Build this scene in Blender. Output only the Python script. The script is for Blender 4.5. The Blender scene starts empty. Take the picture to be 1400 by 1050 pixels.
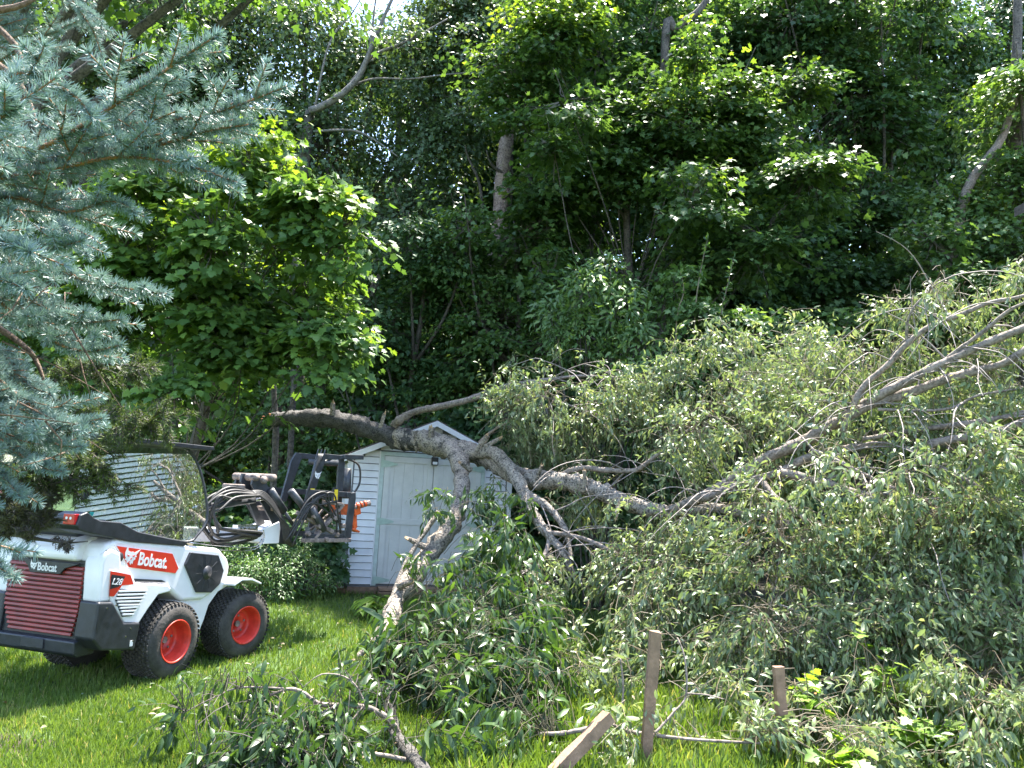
import bpy, bmesh, math
import numpy as np
from math import sin, cos, pi, radians
from mathutils import Matrix, Vector

# ------------------------------------------------------------------ camera, world, sun
sc = bpy.context.scene
col = sc.collection
F = 1058.0; H = 1.55; PITCH = radians(8.0); ROLL = radians(3.0)
cam = bpy.data.cameras.new("camera"); camo = bpy.data.objects.new("camera", cam); col.objects.link(camo)
cam.sensor_width = 36.0; cam.lens = F/1400*36; cam.clip_end = 2000; cam.clip_start = .05
ROT = Matrix.Rotation(pi/2+PITCH, 3, 'X') @ Matrix.Rotation(ROLL, 3, 'Z')
camo.matrix_world = Matrix.Translation((0, 0, H)) @ ROT.to_4x4()
sc.camera = camo

SUN_AZ = radians(24.0)      # clockwise from +Y (behind the scene, a little to the right)
SUN_EL = radians(70.0)
w = bpy.data.worlds.new("World"); sc.world = w; w.use_nodes = True
nt = w.node_tree; bg = nt.nodes['Background']
sky = nt.nodes.new('ShaderNodeTexSky'); sky.sky_type = 'NISHITA'; sky.sun_disc = False
sky.sun_elevation = SUN_EL; sky.sun_rotation = SUN_AZ
nt.links.new(sky.outputs[0], bg.inputs[0]); bg.inputs[1].default_value = .14
sl = bpy.data.lights.new("sun", 'SUN'); so = bpy.data.objects.new("sun", sl); col.objects.link(so)
sl.energy = 4.8; sl.angle = radians(.5); sl.color = (1, .95, .86)
sdir = Vector((sin(SUN_AZ)*cos(SUN_EL), cos(SUN_AZ)*cos(SUN_EL), sin(SUN_EL)))
so.rotation_euler = sdir.to_track_quat('Z', 'Y').to_euler(); so.location = (4, 12, 20)
sc.view_settings.view_transform = 'Standard'; sc.view_settings.look = 'None'
sc.view_settings.exposure = 2.55; sc.view_settings.gamma = 1
sc.cycles.max_bounces = 8; sc.cycles.diffuse_bounces = 4; sc.cycles.transmission_bounces = 5
sc.cycles.transparent_max_bounces = 12; sc.cycles.caustics_reflective = False; sc.cycles.caustics_refractive = False

R3 = np.array([list(r) for r in ROT])
def P(px, py, Y):           # a point of the photograph placed at its distance Y from the camera
    d = R3 @ np.array([(px-700)/F, (525-py)/F, -1.0])
    return np.array([0, 0, H]) + d*Y/d[1]
rng = np.random.default_rng(7)

# ------------------------------------------------------------------ materials
def new_mat(name):
    m = bpy.data.materials.new(name); m.use_nodes = True
    return m, m.node_tree.nodes, m.node_tree.links, m.node_tree.nodes['Principled BSDF']
def ramp(ns, stops):
    r = ns.new('ShaderNodeValToRGB'); e = r.color_ramp.elements
    while len(e) < len(stops): e.new(.5)
    for k, (p, c) in enumerate(stops): e[k].position = p; e[k].color = (*c, 1)
    return r
def flat(name, c, rough=.5, metal=0, nscale=12, nv=.25, bump=0, bscale=60, spec=.5, coat=0):
    """a base colour with mild wear noise"""
    m, ns, ln, b = new_mat(name)
    tc = ns.new('ShaderNodeTexCoord'); n = ns.new('ShaderNodeTexNoise'); n.inputs['Scale'].default_value = nscale
    n.inputs['Detail'].default_value = 6; n.inputs['Roughness'].default_value = .65
    ln.new(tc.outputs['Object'], n.inputs['Vector'])
    lo = tuple(x*(1-nv) for x in c); hi = tuple(min(1, x*(1+nv)) for x in c)
    r = ramp(ns, [(.3, lo), (.7, hi)]); ln.new(n.outputs['Fac'], r.inputs[0]); ln.new(r.outputs[0], b.inputs['Base Color'])
    rr = ns.new('ShaderNodeMapRange'); rr.inputs[3].default_value = max(0, rough-.1); rr.inputs[4].default_value = min(1, rough+.12)
    ln.new(n.outputs['Fac'], rr.inputs[0]); ln.new(rr.outputs[0], b.inputs['Roughness'])
    b.inputs['Metallic'].default_value = metal; b.inputs['Specular IOR Level'].default_value = spec
    b.inputs['Coat Weight'].default_value = coat
    if bump:
        n2 = ns.new('ShaderNodeTexNoise'); n2.inputs['Scale'].default_value = bscale; n2.inputs['Detail'].default_value = 5
        ln.new(tc.outputs['Object'], n2.inputs['Vector'])
        bp = ns.new('ShaderNodeBump'); bp.inputs['Strength'].default_value = bump; bp.inputs['Distance'].default_value = .01
        ln.new(n2.outputs['Fac'], bp.inputs['Height']); ln.new(bp.outputs[0], b.inputs['Normal'])
    return m
def leafmat(name, stops, trans=.35, rough=.45, tint=(1.45, 1.4, .6), spec=.5, under=None):
    m, ns, ln, b = new_mat(name)
    at = ns.new('ShaderNodeAttribute'); at.attribute_name = 'rnd'
    r = ramp(ns, stops); ln.new(at.outputs['Fac'], r.inputs[0]); ln.new(r.outputs[0], b.inputs['Base Color'])
    if under:      # leaves are paler on their underside
        ge = ns.new('ShaderNodeNewGeometry'); mu = ns.new('ShaderNodeMix'); mu.data_type = 'RGBA'; mu.inputs[7].default_value = (*under, 1)
        mf = ns.new('ShaderNodeMath'); mf.operation = 'MULTIPLY'; mf.inputs[1].default_value = .6; ln.new(ge.outputs['Backfacing'], mf.inputs[0])
        ln.new(mf.outputs[0], mu.inputs[0]); ln.new(r.outputs[0], mu.inputs[6]); ln.new(mu.outputs[2], b.inputs['Base Color'])
    b.inputs['Roughness'].default_value = rough; b.inputs['Specular IOR Level'].default_value = spec
    tr = ns.new('ShaderNodeBsdfTranslucent'); mx = ns.new('ShaderNodeMix'); mx.data_type = 'RGBA'; mx.blend_type = 'MULTIPLY'
    mx.inputs[0].default_value = 1; ln.new(r.outputs[0], mx.inputs[6]); mx.inputs[7].default_value = (*tint, 1)
    ln.new(mx.outputs[2], tr.inputs[0])
    ms = ns.new('ShaderNodeMixShader'); ms.inputs[0].default_value = trans
    ln.new(b.outputs[0], ms.inputs[1]); ln.new(tr.outputs[0], ms.inputs[2]); ln.new(ms.outputs[0], ns['Material Output'].inputs[0])
    return m
def barkmat(name, c1, c2, scale=9, stretch=.25, bump=.8, moss=None, crack=True):
    m, ns, ln, b = new_mat(name)
    tc = ns.new('ShaderNodeTexCoord'); mp = ns.new('ShaderNodeMapping'); mp.inputs['Scale'].default_value = (1, 1, 1)
    ln.new(tc.outputs['Object'], mp.inputs[0])
    n = ns.new('ShaderNodeTexNoise'); n.inputs['Scale'].default_value = scale; n.inputs['Detail'].default_value = 8; n.inputs['Roughness'].default_value = .72
    v = ns.new('ShaderNodeTexVoronoi'); v.inputs['Scale'].default_value = scale*3.2
    ln.new(mp.outputs[0], n.inputs['Vector']); ln.new(n.outputs['Color'], v.inputs['Vector'])
    v2 = ns.new('ShaderNodeTexNoise'); v2.inputs['Scale'].default_value = scale*6; v2.inputs['Detail'].default_value = 5
    ln.new(mp.outputs[0], v2.inputs['Vector'])
    mm = ns.new('ShaderNodeMath'); mm.operation = 'MULTIPLY'; ln.new(n.outputs['Fac'], mm.inputs[0]); ln.new(v2.outputs['Fac'], mm.inputs[1])
    vc = ns.new('ShaderNodeTexVoronoi'); vc.feature = 'DISTANCE_TO_EDGE'; vc.inputs['Scale'].default_value = scale*2.2
    mv = ns.new('ShaderNodeVectorMath'); mv.operation = 'MULTIPLY_ADD'; ln.new(n.outputs['Color'], mv.inputs[0]); mv.inputs[1].default_value = (.25, .25, .25); ln.new(mp.outputs[0], mv.inputs[2])
    ln.new(mv.outputs[0], vc.inputs['Vector'])
    cr = ns.new('ShaderNodeMapRange'); cr.inputs[1].default_value = 0; cr.inputs[2].default_value = .10; cr.inputs[3].default_value = .88 if crack else 1; cr.inputs[4].default_value = 1; ln.new(vc.outputs['Distance'], cr.inputs[0])
    mm0 = mm; mm = ns.new('ShaderNodeMath'); mm.operation = 'MULTIPLY'; ln.new(mm0.outputs[0], mm.inputs[0]); ln.new(cr.outputs[0], mm.inputs[1])
    r = ramp(ns, [(.15, c1), (.24, tuple(.45*a+.55*b_ for a, b_ in zip(c1, c2))), (.36, c2)]); ln.new(mm.outputs[0], r.inputs[0])
    last = r.outputs[0]
    if moss:
        n3 = ns.new('ShaderNodeTexNoise'); n3.inputs['Scale'].default_value = 4; ln.new(mp.outputs[0], n3.inputs['Vector'])
        r3 = ramp(ns, [(.55, (0, 0, 0)), (.68, (1, 1, 1))]); ln.new(n3.outputs['Fac'], r3.inputs[0])
        mx = ns.new('ShaderNodeMix'); mx.data_type = 'RGBA'; ln.new(r3.outputs[0], mx.inputs[0]); ln.new(last, mx.inputs[6]); mx.inputs[7].default_value = (*moss, 1)
        last = mx.outputs[2]
    ln.new(last, b.inputs['Base Color']); b.inputs['Roughness'].default_value = .85
    bp = ns.new('ShaderNodeBump'); bp.inputs['Strength'].default_value = bump; bp.inputs['Distance'].default_value = .03
    ln.new(mm.outputs[0], bp.inputs['Height']); ln.new(bp.outputs[0], b.inputs['Normal'])
    return m

M = {}
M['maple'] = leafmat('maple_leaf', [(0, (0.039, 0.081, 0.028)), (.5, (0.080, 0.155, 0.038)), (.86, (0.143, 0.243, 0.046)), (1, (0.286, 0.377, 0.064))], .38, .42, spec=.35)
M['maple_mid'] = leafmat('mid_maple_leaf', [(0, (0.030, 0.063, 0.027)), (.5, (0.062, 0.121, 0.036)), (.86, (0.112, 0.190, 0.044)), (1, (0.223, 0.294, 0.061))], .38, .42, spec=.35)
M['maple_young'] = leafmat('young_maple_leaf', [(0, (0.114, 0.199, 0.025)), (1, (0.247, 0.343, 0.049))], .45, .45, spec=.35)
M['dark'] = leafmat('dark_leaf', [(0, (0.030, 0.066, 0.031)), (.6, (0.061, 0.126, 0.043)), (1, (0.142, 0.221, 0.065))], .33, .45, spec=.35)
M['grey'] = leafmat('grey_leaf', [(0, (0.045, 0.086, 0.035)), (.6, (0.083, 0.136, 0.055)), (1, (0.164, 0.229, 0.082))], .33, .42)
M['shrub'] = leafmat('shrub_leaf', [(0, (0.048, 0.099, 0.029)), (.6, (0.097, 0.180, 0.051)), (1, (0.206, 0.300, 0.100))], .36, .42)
M['cherry'] = leafmat('cherry_leaf', [(0, (0.065, 0.113, 0.047)), (.45, (0.129, 0.185, 0.076)), (.75, (0.208, 0.265, 0.116)), (.93, (0.363, 0.384, 0.189)), (.97, (0.563, 0.441, 0.168)), (1, (0.600, 0.281, 0.105))], .36, .38, (1.35, 1.3, .75), .6, (.30, .33, .23))
M['cherry_dark'] = leafmat('dark_cherry_leaf', [(0, (0.025, 0.055, 0.017)), (.5, (0.041, 0.085, 0.023)), (.9, (0.083, 0.145, 0.031)), (1, (0.190, 0.242, 0.052))], .32, .40, (1.5, 1.5, .5), .55, (.09, .13, .065))
M['lime'] = leafmat('lime_leaf', [(0, (.09, .19, .02)), (1, (.22, .33, .045))], .42, .45, spec=.35)
M['needle'] = leafmat('blue_needle', [(0, (0.084, 0.131, 0.123)), (.5, (0.158, 0.232, 0.224)), (1, (0.285, 0.374, 0.356))], .15, .5, (1, 1.1, .9))
M['needle_old'] = leafmat('old_needle', [(0, (0.072, 0.065, 0.034)), (.6, (0.130, 0.119, 0.077)), (1, (0.202, 0.130, 0.067))], .12, .6, (1, 1, .8))
M['juniper'] = leafmat('juniper_scale', [(0, (.03, .05, .012)), (.6, (.065, .105, .02)), (1, (.15, .2, .035))], .2, .55)
M['juniper_brown'] = leafmat('juniper_brown', [(0, (.03, .035, .012)), (.6, (.055, .06, .02)), (1, (.10, .095, .03))], .15, .6)
M['grass'] = leafmat('grass_blade', [(0, (0.060, 0.109, 0.020)), (.5, (0.114, 0.184, 0.033)), (.85, (0.180, 0.253, 0.061)), (1, (0.384, 0.333, 0.154))], .42, .5, (1.3, 1.3, .5), .35)
M['bark'] = barkmat('rough_cherry_bark', (.035, .03, .026), (.40, .335, .275), 8, bump=1)
M['bark_dark'] = barkmat('dark_shaded_bark', (.012, .012, .012), (.11, .10, .09), 9, bump=1)  # on the trunk's left end, tree shade is put into this colour
M['limb'] = barkmat('grey_limb_bark', (.085, .066, .054), (.29, .235, .20), 7, bump=.35, crack=False)
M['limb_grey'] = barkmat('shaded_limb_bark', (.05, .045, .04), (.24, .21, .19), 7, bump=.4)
M['twig'] = flat('twig_bark', (.15, .115, .07), .6, nscale=6, nv=.5)
M['twig_green'] = flat('near_twig', (.055, .048, .022), .7, nscale=6, nv=.5)
M['whip'] = flat('whip_bark', (.24, .20, .18), .7, nscale=6, nv=.45)
M['twig_dark'] = flat('dark_twig_bark', (.06, .048, .04), .7, nscale=6, nv=.5)
M['forest_bark'] = barkmat('forest_bark', (.03, .025, .022), (.14, .12, .10), 6)
M['dead_bark'] = barkmat('dead_trunk_bark', (.10, .065, .052), (.40, .30, .26), 5)
M['spruce_bark'] = barkmat('spruce_bark', (.06, .035, .02), (.25, .16, .11), 20)
M['spruce_twig'] = flat('spruce_twig', (.28, .13, .06), .6, nscale=30, nv=.4)
M['split_wood_pale'] = flat('pale_split_wood', (.45, .30, .17), .7, nscale=25, nv=.4, bump=.4)
M['split_wood'] = flat('split_wood', (.42, .17, .07), .7, nscale=25, nv=.5, bump=.5)

# ------------------------------------------------------------------ mesh helpers
class MB:
    def __init__(s): s.v = []; s.f = []; s.n = 0
    def add(s, vs, fs):
        vs = np.asarray(vs, float); s.v.append(vs); s.f += [tuple(int(i)+s.n for i in f) for f in fs]; s.n += len(vs); return s
    def box(s, lo, hi, M4=None):
        x0, y0, z0 = lo; x1, y1, z1 = hi
        v = np.array([(x0,y0,z0),(x1,y0,z0),(x1,y1,z0),(x0,y1,z0),(x0,y0,z1),(x1,y0,z1),(x1,y1,z1),(x0,y1,z1)], float)
        if M4 is not None: v = np.array([list(M4 @ Vector(p)) for p in v])
        return s.add(v, [(0,3,2,1),(4,5,6,7),(0,1,5,4),(1,2,6,5),(2,3,7,6),(3,0,4,7)])
    def prism(s, poly, y0, y1, inset=0):
        """polygon in xz pushed from y0 to y1"""
        n = len(poly)
        v = [(x, y0, z) for x, z in poly]+[(x, y1, z) for x, z in poly]
        return s.add(v, [tuple(range(n)), tuple(range(2*n-1, n-1, -1))]+[(i, i+n, (i+1) % n+n, (i+1) % n) for i in range(n)])
    def bar(s, a, b, wd, ht, up=(0, 0, 1)):
        a = np.array(a, float); b = np.array(b, float); d = b-a; L = np.linalg.norm(d); d /= L
        u = np.array(up, float); u = u-d*np.dot(u, d)
        if np.linalg.norm(u) < 1e-4: u = np.array([1., 0, 0])-d*d[0]
        u /= np.linalg.norm(u); r = np.cross(d, u)
        v = [p+r*sx*wd/2+u*sz*ht/2 for p in (a, b) for sx, sz in ((-1, -1), (1, -1), (1, 1), (-1, 1))]
        return s.add(v, [(3,2,1,0),(4,5,6,7),(0,1,5,4),(1,2,6,5),(2,3,7,6),(3,0,4,7)])
    def tube(s, pts, rad, n=8, cap=True, bump=0, sm=0):
        pts = np.asarray(pts, float); rad = np.broadcast_to(np.asarray(rad, float), (len(pts),)).copy()
        if sm: pts, rad = smooth(pts, rad, sm)
        k = len(pts); t = np.gradient(pts, axis=0); t /= np.linalg.norm(t, axis=1)[:, None]+1e-9
        u = np.cross(t[0], (0, 0, 1)); 
        if np.linalg.norm(u) < .05: u = np.cross(t[0], (1, 0, 0))
        u /= np.linalg.norm(u); vs = []
        a = np.arange(n)*2*pi/n
        for i in range(k):
            u = u-t[i]*np.dot(u, t[i]); u /= np.linalg.norm(u)+1e-9; w_ = np.cross(t[i], u)
            rr = rad[i]*(1+(bump*rng.normal(size=n) if bump else 0))
            vs.append(pts[i]+(np.cos(a)*rr)[:, None]*u+(np.sin(a)*rr)[:, None]*w_)
        fs = [(i*n+j, i*n+(j+1) % n, (i+1)*n+(j+1) % n, (i+1)*n+j) for i in range(k-1) for j in range(n)]
        if cap: fs += [tuple(range(n-1, -1, -1)), tuple(range((k-1)*n, k*n))]
        return s.add(np.concatenate(vs), fs)
    def disc(s, c, axis, r, th, n=20):
        c = np.array(c, float); a = np.array(axis, float); a /= np.linalg.norm(a)
        return s.tube([c-a*th/2, c+a*th/2], r, n)
    def lathe(s, prof, n=32):
        """profile (r, y) turned about the y axis"""
        k = len(prof); vs = [(r*cos(2*pi*j/n), y, r*sin(2*pi*j/n)) for r, y in prof for j in range(n)]
        fs = [(i*n+j, (i+1)*n+j, (i+1)*n+(j+1) % n, i*n+(j+1) % n) for i in range(k-1) for j in range(n)]
        return s.add(vs, fs)
    def xf(s, M4):
        V = np.concatenate(s.v); V = V @ np.array(M4.to_3x3()).T+np.array(M4.translation); s.v = [V]; return s
    def build(s, name, mat, parent=None, smooth_=False, bevel=0, seg=2):
        me = bpy.data.meshes.new(name); V = np.concatenate(s.v)
        me.from_pydata(V.tolist(), [], s.f); me.validate()
        if mat: me.materials.append(mat)
        o = bpy.data.objects.new(name, me); col.objects.link(o)
        if parent: o.parent = parent
        if smooth_ or bevel: me.polygons.foreach_set('use_smooth', np.ones(len(me.polygons), bool))
        if bevel:
            b = o.modifiers.new('bevel', 'BEVEL'); b.width = bevel; b.segments = seg; b.limit_method = 'ANGLE'; b.angle_limit = radians(28)
            b.harden_normals = True
        return o
def smooth(pts, rad, k):
    n = len(pts); out = []; ro = []
    for i in range(n-1):
        p0 = pts[max(i-1, 0)]; p1 = pts[i]; p2 = pts[i+1]; p3 = pts[min(i+2, n-1)]
        for j in range(k):
            t = j/k
            out.append(.5*((2*p1)+(-p0+p2)*t+(2*p0-5*p1+4*p2-p3)*t*t+(-p0+3*p1-3*p2+p3)*t**3)); ro.append(rad[i]*(1-t)+rad[i+1]*t)
    out.append(pts[-1]); ro.append(rad[-1]); return np.array(out), np.array(ro)
def tag(o, label=None, cat=None, group=None, kind=None):
    if label: o['label'] = label
    if cat: o['category'] = cat
    if group: o['group'] = group
    if kind: o['kind'] = kind
    return o
def empty(name, loc=(0, 0, 0), rz=0):
    o = bpy.data.objects.new(name, None); col.objects.link(o); o.location = loc; o.rotation_euler = (0, 0, rz); o.empty_display_size = .2
    return o

def fan(outl, c, fold=.10, droop=.22):
    pts = [c]+outl; z = [fold*abs(y)-droop*x*x for x, y in pts]
    n = len(outl)
    return np.array([(x, y, zz) for (x, y), zz in zip(pts, z)]), [(0, i+1, (i+1) % n+1) for i in range(n)]
def sym(half): return half+[(x, -y) for x, y in half[::-1] if abs(y) > 1e-6]
T_MAPLE = fan(sym([(0, 0), (-.04, .40), (.17, .30), (.24, .52), (.38, .40), (.58, .60), (.60, .26), (.74, .28), (1, 0)]), (.35, 0))
h_ = [(0, 0), (.10, .48), (.36, .27), (.60, .50), (.64, .2), (1, 0)]
T_MAPLE_MID = fan(sym(h_), (.38, 0))
T_LO = (np.array([(0,0,0),(.3,.42,.05),(.55,.26,-.03),(1,0,-.25),(.55,-.26,-.03),(.3,-.42,.05)]), [(0,1,2,3),(0,3,4,5)])
T_LENS = (np.array([(0,0,0),(.28,.155,.045),(.66,.135,-.05),(1,0,-.30),(.66,-.135,-.05),(.28,-.155,.045),(.35,0,0),(.7,0,-.12)]),
          [(0,6,1),(6,7,2,1),(7,3,2),(0,5,6),(5,4,7,6),(4,3,7)])
T_LONG = (np.array([(0,0,0),(.22,.115,.04),(.60,.115,-.07),(1,0,-.38),(.60,-.115,-.07),(.22,-.115,.04),(.32,0,0),(.7,0,-.15)]),
          [(0,6,1),(6,7,2,1),(7,3,2),(0,5,6),(5,4,7,6),(4,3,7)])
T_DIAM = (np.array([(0,0,0),(.45,.24,.04),(1,0,-.15),(.45,-.24,.04)]), [(0,1,2),(0,2,3)])
T_NEEDLE = (np.array([(0,-.055,0),(0,.055,0),(1,.018,0),(1,-.018,0)]), [(0,3,2,1)])

def leaves(name, tmpl, pos, xd, nr, sc_, rnd, mat, parent=None):
    tv, tf = tmpl; n = len(pos); k = len(tv)
    pos = np.asarray(pos, float); xd = np.asarray(xd, float); nr = np.asarray(nr, float); sc_ = np.broadcast_to(np.asarray(sc_, float), (n,))
    X = xd/(np.linalg.norm(xd, axis=1)[:, None]+1e-9); N = nr-X*np.sum(nr*X, 1)[:, None]; N /= np.linalg.norm(N, axis=1)[:, None]+1e-9
    Yv = np.cross(N, X)
    V = (tv[None, :, 0:1]*X[:, None, :]+tv[None, :, 1:2]*Yv[:, None, :]+tv[None, :, 2:3]*N[:, None, :])*sc_[:, None, None]+pos[:, None, :]
    V = V.reshape(-1, 3)
    fl = np.array([len(f) for f in tf]); li = np.concatenate([np.array(f) for f in tf])
    LI = (li[None, :]+(np.arange(n)*k)[:, None]).reshape(-1)
    tot = np.tile(fl, n); st = np.concatenate([[0], np.cumsum(tot)[:-1]])
    me = bpy.data.meshes.new(name); me.vertices.add(len(V)); me.vertices.foreach_set('co', V.astype(np.float32).reshape(-1))
    me.loops.add(len(LI)); me.loops.foreach_set('vertex_index', LI.astype(np.int32))
    me.polygons.add(len(tot)); me.polygons.foreach_set('loop_start', st.astype(np.int32)); me.polygons.foreach_set('loop_total', tot.astype(np.int32))
    me.update(calc_edges=True)
    a = me.attributes.new('rnd', 'FLOAT', 'FACE'); a.data.foreach_set('value', np.repeat(np.clip(rnd, 0, 1), len(tf)).astype(np.float32))
    me.materials.append(mat)
    o = bpy.data.objects.new(name, me); col.objects.link(o)
    if parent: o.parent = parent
    return o
def unit(v): v = np.asarray(v, float); return v/(np.linalg.norm(v, axis=-1, keepdims=True)+1e-9)

# ------------------------------------------------------------------ ground
def sheet(name, x0, x1, y0, y1, z, mat, nx=2, ny=2, amp=0):
    xs = np.linspace(x0, x1, nx); ys = np.linspace(y0, y1, ny)
    v = [(x, y, z+(amp*(sin(x*1.7)+sin(y*1.3+x*.6)) if amp else 0)) for y in ys for x in xs]
    f = [(j*nx+i, j*nx+i+1, (j+1)*nx+i+1, (j+1)*nx+i) for j in range(ny-1) for i in range(nx-1)]
    return MB().add(v, f).build(name, mat)
m, ns, ln, b = new_mat('lawn_soil')
tc = ns.new('ShaderNodeTexCoord'); n1 = ns.new('ShaderNodeTexNoise'); n1.inputs['Scale'].default_value = 1.3; n1.inputs['Detail'].default_value = 8
n2 = ns.new('ShaderNodeTexNoise'); n2.inputs['Scale'].default_value = 45; n2.inputs['Detail'].default_value = 6
ln.new(tc.outputs['Object'], n1.inputs['Vector']); ln.new(tc.outputs['Object'], n2.inputs['Vector'])
r1 = ramp(ns, [(.3, (.035, .075, .014)), (.55, (.06, .12, .02)), (.75, (.10, .14, .035))]); r2 = ramp(ns, [(.3, (.35, .35, .35)), (.7, (1, 1, 1))])
ln.new(n1.outputs['Fac'], r1.inputs[0]); ln.new(n2.outputs['Fac'], r2.inputs[0])
mx = ns.new('ShaderNodeMix'); mx.data_type = 'RGBA'; mx.blend_type = 'MULTIPLY'; mx.inputs[0].default_value = 1
ln.new(r1.outputs[0], mx.inputs[6]); ln.new(r2.outputs[0], mx.inputs[7]); ln.new(mx.outputs[2], b.inputs['Base Color']); b.inputs['Roughness'].default_value = .9
tag(sheet('lawn', -60, 60, -20, 120, 0, m), kind='structure')
M['soil'] = flat('bare_soil', (.030, .021, .012), .9, nscale=14, nv=.5, bump=.8, bscale=40)
M['litter'] = flat('forest_litter', (.045, .04, .025), .9, nscale=5, nv=.6, bump=.8, bscale=20)
g = MB(); cx, cy = -3.05, 4.55; a = np.linspace(0, 2*pi, 40, endpoint=False)
rr = 1+.22*np.sin(3*a+1)+.12*np.sin(7*a)+.06*np.sin(13*a)
g.add([(cx+.6*r*cos(t), cy+.3*r*sin(t), .004) for r, t in zip(rr, a)], [tuple(range(40))])
tag(g.build('bare_soil', M['soil']), kind='structure')
g = MB(); xs = np.linspace(-50, 50, 80)
front = [(x, 12.9+.5*sin(x*.9)+.25*sin(x*2.3)+(-.8 if x > 1 else 0), .004) for x in xs]
g.add(front+[(50, 110, .004), (-50, 110, .004)], [tuple(range(82))])
tag(g.build('forest_floor', M['litter']), kind='structure')

# grass: individual blades over the visible lawn, thicker near the camera
def in_view(X, Y, m_=.06):
    return (np.abs(X) < Y*(.66+m_)) & (Y > 4.0)
def grass_field():
    N = 320000
    Y = 4.0+(13.2-4.0)*rng.random(N*3)**1.25; X = (-.74+1.80*rng.random(N*3))*Y
    keep = rng.random(N*3) < (1.0/(1+(Y-4)*.25))
    dx = (X+3.05)/.62; dy = (Y-4.55)/.32
    patch = dx*dx+dy*dy < 1+.3*np.sin(X*9)+.2*np.sin(Y*13)
    keep &= ~(patch & (rng.random(N*3) < .7))
    X, Y = X[keep][:N], Y[keep][:N]; n = len(X)
    a = rng.random(n)*2*pi; lean = np.abs(rng.normal(.35, .25, n))
    xd = np.stack([np.cos(a)*lean, np.sin(a)*lean, np.ones(n)], 1)
    b2 = rng.random(n)*2*pi; nr = np.stack([np.cos(b2), np.sin(b2), .3+0*b2], 1)
    h = .035+.03*rng.random(n)+.02*(np.sin(X*2.1)*np.sin(Y*1.7)+1)*.5
    h *= np.where(Y < 8, 1.0, 1.15)
    weed = (X > -.2) & (Y < 6.5) & (rng.random(n) < .30); h = np.where(weed, h*rng.uniform(1.3, 2.6, n), h)
    tuft = .5+.5*np.sin(X*3.1+np.sin(Y*2.3)*2)*np.sin(Y*2.7+np.sin(X*1.9))
    rnd = np.clip(.18+.35*tuft+.45*rng.random(n)**1.5, 0, .97); rnd = np.where(rng.random(n) < .03, 1, rnd)
    t = (np.array([(0,-.045,0),(0,.045,0),(.6,.035,-.03),(.6,-.035,-.03),(1,0,-.18)]), [(0,1,2,3),(3,2,4)])
    pos = np.stack([X, Y, np.zeros(n)], 1)
    o = leaves('grass', t, pos, xd, nr, h, rnd, M['grass'])
    tag(o, 'short green lawn grass growing between loader and shed', 'grass', kind='stuff')
grass_field()
def debris():
    r = np.random.default_rng(19); n = 420; Y = 4.3+r.random(n)*5.5; X = -3.2+r.random(n)*4.6
    pos = np.stack([X, Y, r.uniform(.035, .07, n)], 1); a = r.random(n)*2*pi
    t = leaves('leaf_debris', T_LENS, pos, np.stack([np.cos(a), np.sin(a), .3*r.normal(size=n)], 1), np.stack([.5*r.normal(size=n), .5*r.normal(size=n), np.ones(n)], 1), r.uniform(.02, .07, n), r.random(n), M['debris'])
    tag(t, 'torn green and brown leaves scattered over the lawn', 'leaf debris', kind='stuff')
M['debris'] = leafmat('torn_leaf', [(0, (.04, .07, .03)), (.5, (.10, .14, .06)), (.75, (.22, .15, .08)), (1, (.32, .26, .16))], .15, .6)
debris()

# ------------------------------------------------------------------ loader
W_ = {}
W_['white'] = flat('white_paint', (.76, .735, .745), .34, nscale=3, nv=.09, coat=.4)
W_['black'] = flat('black_plastic', (.022, .024, .030), .42, nscale=20, nv=.4, bump=.15, bscale=200)
W_['steel'] = flat('grey_painted_steel', (.038, .040, .046), .45, nscale=14, nv=.5, bump=.1)
W_['dirty'] = flat('dusty_steel', (.20, .155, .135), .75, nscale=18, nv=.75, bump=.5)
W_['chrome'] = flat('cylinder_rod', (.5, .5, .5), .25, metal=1, nv=.1)
W_['red'] = flat('red_decal', (.62, .04, .02), .35, nscale=4, nv=.08)
W_['rim'] = flat('red_rim_paint', (.55, .038, .022), .45, nscale=7, nv=.38)
W_['grille'] = flat('dark_red_grille', (.24, .028, .02), .4, nscale=9, nv=.35)
W_['tyre'] = flat('tyre_rubber', (.045, .040, .036), .8, nscale=7, nv=.8, bump=.4)
W_['rubber'] = flat('hose_rubber', (.03, .028, .027), .55, nscale=30, nv=.5)
W_['orange'] = flat('orange_paint', (.62, .10, .02), .5, nscale=14, nv=.4)
W_['yellow'] = flat('yellow_label', (.75, .55, .03), .5, nv=.05)
W_['lens'] = flat('red_lens', (.45, .01, .015), .2, nv=.1, coat=.6)
W_['teal'] = flat('teal_plastic', (.03, .35, .30), .4, nv=.1)
m, ns, ln, b = new_mat('cab_glass'); gl = ns.new('ShaderNodeBsdfGlossy'); gl.inputs['Roughness'].default_value = .0; gl.inputs[0].default_value = (.93, .97, .95, 1)
tr = ns.new('ShaderNodeBsdfTransparent'); tr.inputs[0].default_value = (.50, .60, .56, 1); ms = ns.new('ShaderNodeMixShader')
ly = ns.new('ShaderNodeLayerWeight'); ly.inputs[0].default_value = .35; mr = ns.new('ShaderNodeMapRange'); mr.inputs[3].default_value = .52; mr.inputs[4].default_value = .9
ln.new(ly.outputs['Fresnel'], mr.inputs[0]); ln.new(mr.outputs[0], ms.inputs[0]); ln.new(tr.outputs[0], ms.inputs[1]); ln.new(gl.outputs[0], ms.inputs[2]); ln.new(ms.outputs[0], ns['Material Output'].inputs[0])
W_['glass'] = m

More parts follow.
